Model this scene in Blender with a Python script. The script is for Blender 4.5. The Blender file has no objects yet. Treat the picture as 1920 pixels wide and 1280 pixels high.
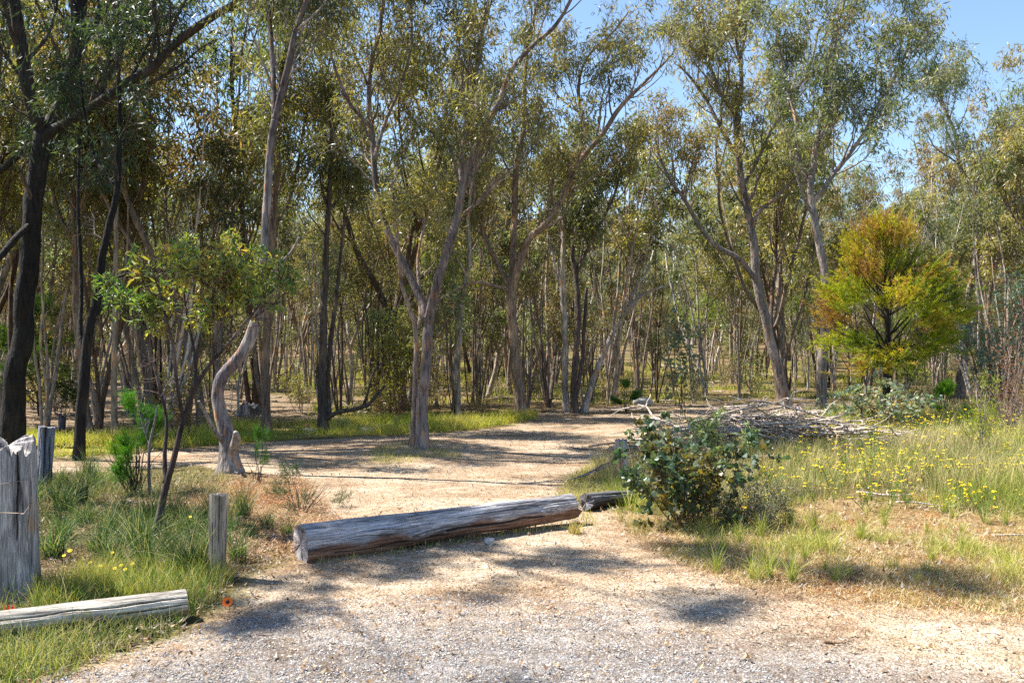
import bpy, math
import numpy as np
from mathutils import Vector

# ------------------------------------------------------------ camera, sky, sun, exposure
S = bpy.context.scene
COL = S.collection
R = math.radians
FPX, HZ, CAMH = 1867.0, 650.0, 1.6          # lens (35 mm) in pixels of the 1920 wide photo, horizon row, eye height
cam = bpy.data.objects.new('camera', bpy.data.cameras.new('camera'))
COL.objects.link(cam); S.camera = cam
cam.location = (0, 0, CAMH); cam.rotation_euler = (R(90), 0, 0)
cam.data.sensor_width = 36; cam.data.lens = 36 * FPX / 1920
cam.data.shift_y = (HZ - 640) / 1920
cam.data.clip_end = 9000; cam.data.clip_start = .05

SUN_EL = R(55)
SUN_H = Vector((-.97, .24, 0)).normalized()
SUN = Vector((SUN_H.x * math.cos(SUN_EL), SUN_H.y * math.cos(SUN_EL), math.sin(SUN_EL)))
w = bpy.data.worlds.new('World'); S.world = w; w.use_nodes = True
nt = w.node_tree; bgn = nt.nodes['Background']
sky = nt.nodes.new('ShaderNodeTexSky'); sky.sky_type = 'NISHITA'; sky.sun_disc = False
sky.sun_elevation = SUN_EL; sky.sun_rotation = math.atan2(SUN_H.x, SUN_H.y)
sky.air_density = 1.0; sky.dust_density = .3; sky.ozone_density = 3.; sky.altitude = 200
nt.links.new(sky.outputs[0], bgn.inputs[0]); bgn.inputs[1].default_value = .085
sl = bpy.data.lights.new('sun', 'SUN'); sl.energy = 5.0; sl.angle = R(.53); sl.color = (1, .95, .86)
so = bpy.data.objects.new('sun', sl); COL.objects.link(so)
so.rotation_euler = SUN.to_track_quat('Z', 'Y').to_euler()
S.view_settings.view_transform = 'Standard'; S.view_settings.look = 'None'
S.view_settings.exposure = 1.55; S.view_settings.gamma = 1
S.render.engine = 'CYCLES'
c = S.cycles
c.max_bounces = 5; c.diffuse_bounces = 3; c.glossy_bounces = 2; c.transmission_bounces = 4; c.transparent_max_bounces = 4
c.caustics_reflective = False; c.caustics_refractive = False; c.use_denoising = False
c.sample_clamp_indirect = 4

RNG = np.random.default_rng(7)

# ------------------------------------------------------------ noise
def _h(ix, iy, iz, seed):
    n = (ix * 374761393 + iy * 668265263 + iz * 2147483647 + seed * 1274126177) & 0xffffffff
    n = ((n ^ (n >> 13)) * 1274126177) & 0xffffffff
    n = ((n ^ (n >> 16)) * 2246822519) & 0xffffffff
    return ((n ^ (n >> 15)) & 0xffff) / 65535.0
def vnoise(x, y=0., z=0., seed=0):
    x, y, z = np.broadcast_arrays(np.asarray(x, float), np.asarray(y, float), np.asarray(z, float))
    fx, fy, fz = np.floor(x), np.floor(y), np.floor(z)
    ix, iy, iz = fx.astype(np.int64), fy.astype(np.int64), fz.astype(np.int64)
    u, v, q = x - fx, y - fy, z - fz
    u = u * u * (3 - 2 * u); v = v * v * (3 - 2 * v); q = q * q * (3 - 2 * q)
    def L(a, b, t): return a + (b - a) * t
    r = [[[_h(ix + i, iy + j, iz + k, seed) for k in (0, 1)] for j in (0, 1)] for i in (0, 1)]
    return L(L(L(r[0][0][0], r[1][0][0], u), L(r[0][1][0], r[1][1][0], u), v),
             L(L(r[0][0][1], r[1][0][1], u), L(r[0][1][1], r[1][1][1], u), v), q) * 2 - 1
def fbm(x, y=0., z=0., o=4, seed=0):
    a, s, f = 0, .5, 1.
    for k in range(o):
        a = a + s * vnoise(np.asarray(x) * f, np.asarray(y) * f, np.asarray(z) * f, seed + k); s *= .5; f *= 2.03
    return a
def sstep(a, b, x):
    t = np.clip((np.asarray(x, float) - a) / (b - a), 0, 1); return t * t * (3 - 2 * t)
def nrm(v): return v / np.maximum(np.linalg.norm(v, axis=-1, keepdims=True), 1e-9)

# ------------------------------------------------------------ terrain height and pixel -> place
def gz(x, y):
    x = np.asarray(x, float); y = np.asarray(y, float)
    z = .05 * fbm(x * .35, y * .35, 0, 3, 5) + .012 * fbm(x * 2.2, y * 2.2, 0, 3, 9)
    z = z + sstep(36, 120, y) * 2.6 + sstep(120, 900, y) * 12
    z = z + .10 * sstep(2.0, 4.5, x - .05 * y) * sstep(9, 12, y) * (1 - sstep(20, 30, y))
    z = z + .10 * np.exp(-((x + 1.45) ** 2 + (y - 15.9) ** 2) / 1.2)
    z = z - .05 * sstep(-4.5, -1.6, x) * (1 - sstep(-1.6, -1.2, x)) * sstep(8, 9, y) * (1 - sstep(10.5, 12, y))
    return z
def at(px, py):
    """Place on the ground seen at this pixel of the photo."""
    y = 20.
    for _ in range(25):
        y = .5 * y + .5 * (CAMH - float(gz((px - 960) * y / FPX, y))) * FPX / max(py - HZ, 4)
        y = min(y, 300)
    x = (px - 960) * y / FPX
    return np.array([x, y, float(gz(x, y))])
def pt(px, py, y):
    return np.array([(px - 960) * y / FPX, y, CAMH - (py - HZ) * y / FPX])
def poly(pts):
    out = []
    for p in pts:
        y = CAMH * FPX / max(p[1] - HZ, 10)
        out.append(((p[0] - 960) * y / FPX, y))
    return np.array(out)
def inside(P, x, y):
    r = np.zeros(np.shape(x), bool); n = len(P)
    for i in range(n):
        x1, y1 = P[i]; x2, y2 = P[(i + 1) % n]
        cnd = ((y1 > y) != (y2 > y)) & (x < (x2 - x1) * (y - y1) / (y2 - y1 + 1e-12) + x1)
        r ^= cnd
    return r
def sdist(P, x, y):
    d = np.full(np.shape(x), 1e9); n = len(P)
    for i in range(n):
        a = P[i]; b = P[(i + 1) % n]; e = b - a
        t = np.clip(((x - a[0]) * e[0] + (y - a[1]) * e[1]) / (e @ e + 1e-12), 0, 1)
        d = np.minimum(d, np.hypot(x - a[0] - t * e[0], y - a[1] - t * e[1]))
    return np.where(inside(P, x, y), d, -d)

# ------------------------------------------------------------ mesh building
class MB:
    def __init__(s): s.V = []; s.F = []; s.C = []; s.n = 0
    def add(s, V, F, C=(1, 1, 1), m=0):
        V = np.asarray(V, float).reshape(-1, 3)
        if not isinstance(F, list): F = [F]
        for f in F: s.F.append((np.asarray(f, np.int64) + s.n, m))
        C = np.asarray(C, float)
        if C.ndim == 1: C = np.tile(C[:3], (len(V), 1))
        s.V.append(V); s.C.append(C[:, :3]); s.n += len(V)
    def build(s, name, mats, parent=None, origin=(0, 0, 0), smooth=True):
        V = np.concatenate(s.V) - np.asarray(origin, float); C = np.concatenate(s.C)
        me = bpy.data.meshes.new(name)
        me.vertices.add(len(V)); me.vertices.foreach_set('co', V.astype(np.float32).ravel())
        tot = np.concatenate([np.full(len(f), f.shape[1]) for f, m in s.F])
        li = np.concatenate([f.ravel() for f, m in s.F])
        mi = np.concatenate([np.full(len(f), m) for f, m in s.F])
        me.loops.add(len(li)); me.loops.foreach_set('vertex_index', li.astype(np.int32))
        me.polygons.add(len(tot))
        me.polygons.foreach_set('loop_start', np.concatenate([[0], np.cumsum(tot)[:-1]]).astype(np.int32))
        me.polygons.foreach_set('material_index', mi.astype(np.int32))
        me.polygons.foreach_set('use_smooth', np.full(len(tot), smooth))
        a = me.color_attributes.new('col', 'FLOAT_COLOR', 'POINT')
        a.data.foreach_set('color', np.column_stack([C, np.ones(len(C))]).astype(np.float32).ravel())
        for m in (mats if isinstance(mats, (list, tuple)) else [mats]): me.materials.append(m)
        me.update(calc_edges=True)
        o = bpy.data.objects.new(name, me); COL.objects.link(o)
        if parent is not None: o.parent = parent
        else: o.location = origin
        return o
def tag(o, label=None, cat=None, group=None, kind=None):
    for k, v in (('label', label), ('category', cat), ('group', group), ('kind', kind)):
        if v: o[k] = v
    return o
def thing(name, loc, label, cat, group=None):
    o = bpy.data.objects.new(name, None); COL.objects.link(o); o.location = loc
    o.empty_display_size = .2
    return tag(o, label, cat, group)
def copy_thing(o, loc, rz=0, sc=1, label=None):
    r = o.copy(); COL.objects.link(r); r.location = loc
    r.rotation_euler = (0, 0, rz) if np.isscalar(rz) else rz
    r.scale = (sc, sc, sc) if np.isscalar(sc) else sc
    if label: r['label'] = label
    for ch in o.children:
        k = ch.copy(); COL.objects.link(k); k.parent = r
    return r

def resample(P, r, n):
    """Catmull-Rom through the given points."""
    P = np.asarray(P, float); r = np.asarray(r, float); m = len(P)
    d = np.concatenate([[0], np.cumsum(np.linalg.norm(np.diff(P, axis=0), axis=1))]); d /= d[-1]
    t = np.linspace(0, 1, n)
    i = np.clip(np.searchsorted(d, t, side='right') - 1, 0, m - 2)
    u = ((t - d[i]) / np.maximum(d[i + 1] - d[i], 1e-9))[:, None]
    p0, p1, p2, p3 = P[np.maximum(i - 1, 0)], P[i], P[i + 1], P[np.minimum(i + 2, m - 1)]
    Q = .5 * (2 * p1 + (p2 - p0) * u + (2 * p0 - 5 * p1 + 4 * p2 - p3) * u ** 2 + (3 * p1 - p0 - 3 * p2 + p3) * u ** 3)
    return Q, np.interp(t, d, r)

def tubes(mb, P, Rr, sides, C, m=0, rough=0., seed=0, cap=True):
    """P (M,K,3) batch of polylines, Rr (M,K) radii."""
    P = np.asarray(P, float); Rr = np.asarray(Rr, float)
    if P.ndim == 2: P = P[None]; Rr = Rr[None]
    M, K, _ = P.shape
    if M == 0: return
    T = nrm(np.gradient(P, axis=1))
    mean = np.abs(T.mean(axis=1)); ref = np.zeros((M, 3)); ref[np.arange(M), mean.argmin(axis=1)] = 1
    N = nrm(ref[:, None, :] - (T * ref[:, None, :]).sum(-1, keepdims=True) * T)
    B = np.cross(T, N)
    a = np.linspace(0, 2 * math.pi, sides, endpoint=False)
    rr = Rr[:, :, None] * np.ones(sides)
    if rough:
        D0 = N[:, :, None, :] * np.cos(a)[:, None] + B[:, :, None, :] * np.sin(a)[:, None]
        Q = P[:, :, None, :] + D0 * rr[..., None]
        rr = rr * (1 + rough * fbm(Q[..., 0] * 7, Q[..., 1] * 7, Q[..., 2] * 2.5, 3, seed))
    D = N[:, :, None, :] * np.cos(a)[:, None] + B[:, :, None, :] * np.sin(a)[:, None]
    V = (P[:, :, None, :] + D * rr[..., None]).reshape(-1, 3)
    k = np.arange(M * K * sides).reshape(M, K, sides)
    A = k[:, :-1, :]; Bq = np.roll(k, -1, axis=2)[:, :-1, :]; Cq = np.roll(k, -1, axis=2)[:, 1:, :]; Dq = k[:, 1:, :]
    F = [np.stack([A, Bq, Cq, Dq], -1).reshape(-1, 4)]
    if cap:
        F.append(k[:, -1, :].reshape(M, sides)); F.append(k[:, 0, ::-1].reshape(M, sides))
    C = np.asarray(C, float)
    if C.ndim == 2 and len(C) == M: C = np.repeat(C, K * sides, axis=0)
    mb.add(V, F, C, m)

def spawn(rng, P, Rr, m, t0, t1, ang, length, k, trop, wob, rfac=.6, zmin=None, taper=.25, rmin=.0035, weight=None, tpow=1.):
    """m side branches off the parent polylines P (M,K,3)."""
    M, K, _ = P.shape
    if weight is None: weight = np.linalg.norm(P[:, -1] - P[:, 0], axis=1)
    weight = weight / weight.sum()
    i = rng.choice(M, m, p=weight); t = t0 + (t1 - t0) * rng.random(m) ** tpow
    if zmin is not None:
        for _ in range(12):
            z = P[i, np.clip((t * (K - 1)).astype(int), 0, K - 1), 2]; bad = z < zmin
            if not bad.any(): break
            i[bad] = rng.choice(M, bad.sum(), p=weight); t[bad] = t0 + (t1 - t0) * rng.random(bad.sum())
        ok = ~bad; i, t = i[ok], t[ok]; m = len(i)
    f = t * (K - 1); j = np.clip(f.astype(int), 0, K - 2); u = (f - j)[:, None]
    b = P[i, j] * (1 - u) + P[i, j + 1] * u
    r0 = (Rr[i, j] * (1 - u[:, 0]) + Rr[i, j + 1] * u[:, 0]) * rfac * rng.uniform(.6, 1, m)
    T = nrm(P[i, j + 1] - P[i, j])
    q = nrm(np.cross(T, nrm(rng.normal(size=(m, 3)))))
    a = (ang * rng.uniform(.6, 1.3, m))[:, None]
    d = np.cos(a) * T + np.sin(a) * q
    L = (length * rng.uniform(.55, 1.2, m) * (1.15 - .55 * t))[:, None]
    out = [b]; p = b
    for s in range(k - 1):
        d = nrm(d + np.array([0, 0, trop]) + wob * rng.normal(size=(m, 3)))
        p = p + d * L / (k - 1); out.append(p)
    out = np.stack(out, 1)
    r = np.maximum(r0[:, None] * np.linspace(1, taper, k), rmin)
    return out, r

LEAF = {'lance': [(0, 0), (.45, .5), (1, 0), (.45, -.5)],
        'long': [(0, 0), (.2, .42), (.55, .45), (1, 0), (.55, -.45), (.2, -.42)],
        'round': [(0, 0), (.18, .45), (.62, .5), (1, .06), (.62, -.5), (.18, -.45)]}
def leaves(mb, rng, base, d, size, wid, pal, shape='lance', m=0, side=None, tint=None, curl=.12, vary=.25):
    """Leaf blades at base (n,3) pointing along d; pal = list of colours, tint in 0..1 picks along it."""
    n = len(base); d = nrm(d)
    if side is None: side = rng.normal(size=(n, 3))
    s = nrm(np.cross(d, side)); w = np.cross(d, s)
    L = (size * rng.uniform(.6, 1.25, n))[:, None]; W = L * wid
    T = LEAF[shape]
    V = np.stack([base + d * (L * u) + s * (W * v) + w * (L * curl * (abs(v) * 1.2 - u * u * .9)) for u, v in T], 1)
    pal = np.asarray(pal, float)
    if tint is None: tint = rng.random(n)
    x = np.clip(tint, 0, .999) * (len(pal) - 1); j = x.astype(int); u = (x - j)[:, None]
    C = (pal[j] * (1 - u) + pal[np.minimum(j + 1, len(pal) - 1)] * u) * rng.uniform(1 - vary, 1 + vary, n)[:, None]
    mb.add(V.reshape(-1, 3), np.arange(n * len(T)).reshape(n, len(T)), np.repeat(C, len(T), axis=0), m)

def blades(mb, rng, base, h, wid, lean, pal, tint=None, k=3, m=0, wind=(0, 0), vary=.3):
    """Grass blades as curved tapering strips."""
    n = len(base); h = np.broadcast_to(h, (n,)); wid = np.broadcast_to(wid, (n,)); lean = np.broadcast_to(lean, (n,))
    a = rng.uniform(0, 2 * math.pi, n); o = np.stack([np.cos(a), np.sin(a), 0 * a], 1)
    o = nrm(o + np.array([wind[0], wind[1], 0]))
    s = np.stack([-o[:, 1], o[:, 0], 0 * a], 1)
    th = rng.uniform(0, math.pi, n)[:, None]; s = nrm(s * np.cos(th) + o * np.sin(th))
    rows = []
    for q in range(k + 1):
        t = q / k
        c0 = base + o * (h * lean * t ** 1.8)[:, None] + np.array([0, 0, 1]) * (h * (t - .45 * lean * t * t * np.minimum(lean, 1.2)))[:, None]
        ww = (wid * (1 - t ** 1.5) * .5 + .0004)[:, None]
        rows += [c0 - s * ww, c0 + s * ww]
    V = np.stack(rows, 1); b = np.arange(n)[:, None] * (2 * k + 2)
    F = np.concatenate([b + np.array([2 * q, 2 * q + 1, 2 * q + 3, 2 * q + 2]) for q in range(k)])
    pal = np.asarray(pal, float)
    if tint is None: tint = rng.random(n)
    x = np.clip(tint, 0, .999) * (len(pal) - 1); j = x.astype(int); u = (x - j)[:, None]
    C = (pal[j] * (1 - u) + pal[np.minimum(j + 1, len(pal) - 1)] * u) * rng.uniform(1 - vary, 1 + vary, n)[:, None]
    mb.add(V.reshape(-1, 3), F, np.repeat(C, 2 * k + 2, axis=0), m)

# ------------------------------------------------------------ materials
def mat(name):
    m = bpy.data.materials.new(name); m.use_nodes = True; n = m.node_tree
    return m, n, n.nodes['Principled BSDF'], n.nodes['Material Output']
def N(n, t, **kw):
    x = n.nodes.new(t)
    for k, v in kw.items():
        if k in x.inputs: x.inputs[k].default_value = v
        else: setattr(x, k, v)
    return x
def mixc(n, a, b, fac, mode='MIX'):
    x = n.nodes.new('ShaderNodeMix'); x.data_type = 'RGBA'; x.blend_type = mode
    for i, v in ((0, fac), (6, a), (7, b)):
        if isinstance(v, bpy.types.NodeSocket): n.links.new(v, x.inputs[i])
        elif i == 0: x.inputs[0].default_value = v
        else: x.inputs[i].default_value = (*v[:3], 1)
    return x.outputs[2]
def mth(n, op, a, b=0., clamp=False):
    x = n.nodes.new('ShaderNodeMath'); x.operation = op; x.use_clamp = clamp
    for i, v in ((0, a), (1, b)):
        if isinstance(v, bpy.types.NodeSocket): n.links.new(v, x.inputs[i])
        else: x.inputs[i].default_value = v
    return x.outputs[0]
def ramp(n, fac, stops):
    x = n.nodes.new('ShaderNodeValToRGB'); e = x.color_ramp.elements
    while len(e) < len(stops): e.new(.5)
    for i, (p, cc) in enumerate(stops):
        e[i].position = p; e[i].color = (cc, cc, cc, 1) if np.isscalar(cc) else (*cc, 1)
    n.links.new(fac, x.inputs[0]); return x.outputs[0]
def noise(n, vec, scale, det=4, rough=.6, w=None):
    x = N(n, 'ShaderNodeTexNoise', Scale=scale, Detail=det, Roughness=rough)
    if vec is not None: n.links.new(vec, x.inputs['Vector'])
    return x.outputs[0]
def mapping(n, vec, scale):
    x = n.nodes.new('ShaderNodeMapping'); x.inputs['Scale'].default_value = scale
    n.links.new(vec, x.inputs['Vector']); return x.outputs[0]
def bump(n, bs, h, strength, dist):
    x = N(n, 'ShaderNodeBump', Strength=strength, Distance=dist); n.links.new(h, x.inputs['Height'])
    n.links.new(x.outputs[0], bs.inputs['Normal']); return x

def leaf_material(name, rough=.46, trans=.42, tcol=(1.5, 1.45, .6), spec=.5, objvar=.0):
    m, n, bs, out = mat(name)
    at_ = N(n, 'ShaderNodeAttribute', attribute_name='col')
    col = at_.outputs['Color']
    if objvar:
        oi = n.nodes.new('ShaderNodeObjectInfo')
        hs = n.nodes.new('ShaderNodeHueSaturation')
        n.links.new(mth(n, 'ADD', mth(n, 'MULTIPLY', oi.outputs['Random'], .05), .475), hs.inputs['Hue'])
        n.links.new(mth(n, 'ADD', mth(n, 'MULTIPLY', oi.outputs['Random'], objvar), 1 - objvar / 2), hs.inputs['Value'])
        n.links.new(col, hs.inputs['Color']); col = hs.outputs[0]
    n.links.new(col, bs.inputs['Base Color'])
    bs.inputs['Roughness'].default_value = rough; bs.inputs['Specular IOR Level'].default_value = spec
    tr = n.nodes.new('ShaderNodeBsdfTranslucent')
    n.links.new(mixc(n, col, tcol, 1., 'MULTIPLY'), tr.inputs[0])
    mx = n.nodes.new('ShaderNodeMixShader'); mx.inputs[0].default_value = trans
    n.links.new(bs.outputs[0], mx.inputs[1]); n.links.new(tr.outputs[0], mx.inputs[2])
    n.links.new(mx.outputs[0], out.inputs[0])
    return m
def bark_material(name, scale=1., objvar=True, vert=True):
    """Fibrous bark: base colour from the mesh, streaks, flakes and pale or rusty patches of their own."""
    m, n, bs, out = mat(name)
    at_ = N(n, 'ShaderNodeAttribute', attribute_name='col'); col = at_.outputs['Color']
    tc = n.nodes.new('ShaderNodeTexCoord').outputs['Object']
    if objvar:
        oi = n.nodes.new('ShaderNodeObjectInfo')
        col = mixc(n, col, (1.0, .98, .95), mth(n, 'MULTIPLY', ramp(n, oi.outputs['Random'], [(0, 0.), (.6, .03), (.85, .1), (1, .3)]), 1.))
        col = mixc(n, col, (.35, .28, .22), ramp(n, oi.outputs['Random'], [(0, .9), (.3, .5), (.45, .0)]), 'MULTIPLY')
    v1 = mapping(n, tc, (26 * scale, 26 * scale, 4 * scale)); v2 = mapping(n, tc, (5 * scale, 5 * scale, 1.6 * scale))
    f1 = noise(n, v1, 1, 5, .65); f2 = noise(n, v2, 1, 3, .6)
    vo = N(n, 'ShaderNodeTexVoronoi', Scale=1.); n.links.new(mapping(n, tc, (34 * scale, 34 * scale, 11 * scale)), vo.inputs['Vector'])
    col = mixc(n, col, (.22, .2, .19), ramp(n, f1, [(.36, .85), (.54, 0.)]), 'MULTIPLY')
    col = mixc(n, col, mixc(n, col, (1.9, 1.85, 1.75), 1., 'MULTIPLY'), ramp(n, f2, [(.5, 0.), (.62, .8)]))
    col = mixc(n, col, mixc(n, col, (1.5, .95, .55), 1., 'MULTIPLY'), ramp(n, noise(n, v2, 2.3, 2, .5), [(.58, 0.), (.66, .8)]))
    col = mixc(n, col, (.35, .33, .32), ramp(n, vo.outputs['Distance'], [(.0, .55), (.25, 0.)]), 'MULTIPLY')
    n.links.new(col, bs.inputs['Base Color']); bs.inputs['Roughness'].default_value = .85
    bs.inputs['Specular IOR Level'].default_value = .25
    bump(n, bs, mth(n, 'ADD', f1, mth(n, 'MULTIPLY', vo.outputs['Distance'], .5)), .9, .02)
    return m
def weathered_material(name, grey=(.36, .37, .40), warm=(.24, .14, .085), dark=(.035, .03, .03), axis=0, zt=None):
    """Old split timber: fine fibres along one axis, dark checks, greyed and rusty areas."""
    m, n, bs, out = mat(name)
    tc = n.nodes.new('ShaderNodeTexCoord').outputs['Object']
    sc = [60, 60, 60]; sc[axis] = 3.; sc2 = [13, 13, 13]; sc2[axis] = 1.1
    sc3 = [150, 150, 150]; sc3[axis] = 9
    at_ = N(n, 'ShaderNodeAttribute', attribute_name='col')
    sp = n.nodes.new('ShaderNodeSeparateColor'); n.links.new(at_.outputs['Color'], sp.inputs[0])
    f1 = noise(n, mapping(n, tc, sc), 1, 4, .7); f2 = noise(n, mapping(n, tc, sc2), 1, 5, .65); f3 = noise(n, mapping(n, tc, sc3), 1, 2, .6)
    big = noise(n, tc, 3.1, 4, .6)
    # red = how weathered (grey) the surface is, green = crack depth
    wf = ramp(n, mth(n, 'ADD', sp.outputs[0], mth(n, 'MULTIPLY', mth(n, 'SUBTRACT', big, .5), 1.3)), [(.35, 0.), (.62, 1.)])
    col = mixc(n, warm, grey, wf)
    col = mixc(n, col, mixc(n, col, (2.0, 1.95, 1.9), 1., 'MULTIPLY'), ramp(n, f2, [(.48, 0.), (.62, .85)]))
    col = mixc(n, col, (.16, .13, .12), ramp(n, f2, [(.36, .8), (.43, 0.)]), 'MULTIPLY')
    col = mixc(n, col, (.25, .22, .22), ramp(n, f1, [(.33, .85), (.52, 0.)]), 'MULTIPLY')
    col = mixc(n, col, (.5, .47, .45), ramp(n, f3, [(.38, .8), (.55, 0.)]), 'MULTIPLY')
    col = mixc(n, col, dark, ramp(n, sp.outputs[1], [(.25, 0.), (.8, 1.)]))
    n.links.new(col, bs.inputs['Base Color']); bs.inputs['Roughness'].default_value = .8; bs.inputs['Specular IOR Level'].default_value = .3
    bump(n, bs, mth(n, 'ADD', mth(n, 'ADD', f1, f2), mth(n, 'MULTIPLY', f3, .4)), 1., .008)
    return m
def plain(name, rough=.7, spec=.4, trans=0, var=0):
    m, n, bs, out = mat(name)
    at_ = N(n, 'ShaderNodeAttribute', attribute_name='col'); col = at_.outputs['Color']
    if var:
        tc = n.nodes.new('ShaderNodeTexCoord').outputs['Object']
        col = mixc(n, col, (.4, .36, .33), ramp(n, noise(n, tc, var, 4, .7), [(.35, .8), (.6, 0.)]), 'MULTIPLY')
        bump(n, bs, noise(n, tc, var * 1.7, 4, .6), .6, .01)
    n.links.new(col, bs.inputs['Base Color'])
    bs.inputs['Roughness'].default_value = rough; bs.inputs['Specular IOR Level'].default_value = spec
    return m
M_LEAF = leaf_material('eucalypt_leaf')
M_LEAFV = leaf_material('eucalypt_leaf_varied', objvar=.45)
M_GRASS = leaf_material('grass_blade', rough=.6, trans=.35, tcol=(1.25, 1.25, .6), spec=.25)
M_STRAW = leaf_material('dry_straw', rough=.7, trans=.2, tcol=(1.1, 1.0, .7), spec=.2)
M_NEEDLE = leaf_material('needle_foliage', rough=.6, trans=.4, tcol=(1.4, 1.3, .4), spec=.25)
M_BARK = bark_material('eucalypt_bark', objvar=False)
M_BARKV = bark_material('eucalypt_bark_varied', objvar=True)
M_DEAD = bark_material('dead_wood', scale=2.2, objvar=False)
M_TWIG = plain('twig', .8)
M_STONE = plain('stone', .85, var=28)
M_PETAL = leaf_material('petal', rough=.6, trans=.3, tcol=(1, 1, 1), spec=.2)

# ------------------------------------------------------------ zones of the ground
SAND = poly([(-300, 866), (60, 866), (160, 860), (380, 840), (560, 825), (700, 818), (800, 812), (900, 805), (960, 795), (1000, 787), (1060, 778),
             (1170, 775), (1300, 766), (1420, 758), (1600, 752), (1600, 770), (1400, 790), (1250, 800), (1180, 830), (1120, 862), (1060, 900), (1040, 935),
             (1130, 960), (1190, 1005), (1300, 1060), (1400, 1100), (1600, 1125), (1920, 1150), (2400, 1190), (2400, 2600), (-900, 2600), (-300, 1500),
             (60, 1275), (205, 1232), (330, 1190), (420, 1130), (470, 1080), (565, 1045), (600, 1000), (645, 985), (600, 940), (570, 900), (450, 887),
             (350, 872), (200, 884), (0, 892), (-300, 895)])
STRIP = [poly([(600, 795), (820, 796), (900, 786), (980, 776), (1080, 768), (1250, 758), (1340, 757), (1340, 762), (1200, 769), (1060, 776), (980, 788), (860, 801), (700, 803), (600, 803)]),
         poly([(1240, 699), (1400, 706), (1560, 712), (1560, 717), (1400, 711), (1240, 703)])]
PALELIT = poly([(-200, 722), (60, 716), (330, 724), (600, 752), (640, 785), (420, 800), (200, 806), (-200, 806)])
VERGE = poly([(-200, 862), (0, 862), (200, 852), (380, 836), (560, 822), (700, 816), (900, 804), (1000, 786), (1010, 776), (820, 782), (600, 792), (420, 800), (180, 812), (-200, 818)])
LITTER = poly([(330, 945), (420, 905), (560, 900), (620, 940), (650, 985), (560, 1030), (430, 985)])
LITTER_R = poly([(1130, 960), (1300, 985), (1450, 945), (1600, 925), (1920, 945), (2300, 960), (2300, 1150), (1920, 1150), (1600, 1125), (1400, 1100), (1300, 1062), (1190, 1008)])
def ground():
    ys = np.concatenate([np.linspace(-14, 2.8, 30), np.geomspace(3, 110, 520), np.geomspace(112, 6000, 70)])
    U = np.linspace(-1, 1, 620)
    X = U[None, :] * (np.abs(ys)[:, None] * .72 + 4.5 + (ys[:, None] > 60) * (ys[:, None] - 60) * 2); Y = ys[:, None] + 0 * U
    Z = gz(X, Y)
    ws = .5 + .5 * sstep(5, 25, Y)
    jx = .22 * ws * fbm(X * 1.6, Y * 1.6, 0, 4, 31); jy = .22 * ws * fbm(X * 1.6, Y * 1.6, 7, 4, 32)
    sd = sdist(SAND, X + jx, Y + jy)
    sand = sstep(-.16, .16, sd)
    for P in STRIP: sand = np.maximum(sand, sstep(-.2, .2, sdist(P, X + jx, Y + jy)))
    n1 = fbm(X * .55, Y * .55, 3, 4, 12)
    grav = (1 - sstep(5.5, 7.2, Y + 1.1 * n1 + .22 * (X + .3) ** 2)) * sstep(.0, .5, sd)
    lit = np.maximum(sstep(-.25, .25, sdist(LITTER, X + jx, Y + jy)), sstep(-.4, .3, sdist(LITTER_R, X + jx, Y + jy)))
    lit = np.maximum(lit, np.exp(-((X + 1.7) ** 2 / 1.0 + (Y - 15.8) ** 2 / .9)) * 1.2)
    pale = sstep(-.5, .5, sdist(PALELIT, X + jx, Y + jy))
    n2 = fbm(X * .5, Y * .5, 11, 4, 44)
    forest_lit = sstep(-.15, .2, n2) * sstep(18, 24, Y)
    def K(*a): return np.array(a)
    def mix(a, b, t): return a + (b - a) * t[..., None]
    C = np.zeros(X.shape + (3,)) + K(.20, .165, .075)
    C = mix(C, K(.13, .135, .04), sstep(-.25, .3, fbm(X * .9, Y * .9, 5, 3, 91)))
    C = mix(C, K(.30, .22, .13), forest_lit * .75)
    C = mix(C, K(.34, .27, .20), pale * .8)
    C = mix(C, K(.36, .26, .14), lit * .9)
    C = mix(C, K(.30, .14, .045), lit * .85 * sstep(.0, .3, fbm(X * 1.1, Y * 1.9, 8, 4, 61)))
    C = mix(C, K(.40, .36, .09), sstep(-.2, .2, sdist(VERGE, X + jx, Y + jy)) * .8)
    sandc = mix(np.zeros(X.shape + (3,)) + K(.53, .445, .34), K(.44, .35, .25), sstep(-.2, .35, fbm(X * .8, Y * 2.2, 0, 4, 77)))
    sandc = mix(sandc, K(.44, .32, .215), .5 * sstep(.05, .4, fbm(X * 1.7, Y * 3.1, 4, 4, 78)))
    sandc = mix(sandc, K(.25, .25, .26), grav * .9)
    C = mix(C, sandc, sand)
    # tiny relief so that the soil is not a smooth sheet
    Z = Z + .006 * fbm(X * 9, Y * 9, 0, 2, 50) * (Y < 16) + .03 * (1 - sand) * sstep(3, 5, Y) * fbm(X * 4, Y * 4, 2, 3, 51) * (Y < 40)
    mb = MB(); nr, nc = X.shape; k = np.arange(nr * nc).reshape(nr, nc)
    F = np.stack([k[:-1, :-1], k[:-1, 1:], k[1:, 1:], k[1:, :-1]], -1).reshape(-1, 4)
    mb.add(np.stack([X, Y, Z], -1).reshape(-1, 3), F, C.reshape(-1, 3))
    m, n, bs, out = mat('ground_soil')
    at_ = N(n, 'ShaderNodeAttribute', attribute_name='col'); col = at_.outputs['Color']
    tc = n.nodes.new('ShaderNodeTexCoord').outputs['Object']
    v1 = N(n, 'ShaderNodeTexVoronoi', Scale=62., Randomness=1.); n.links.new(tc, v1.inputs['Vector'])
    v2 = N(n, 'ShaderNodeTexVoronoi', Scale=140.); n.links.new(tc, v2.inputs['Vector'])
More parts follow.
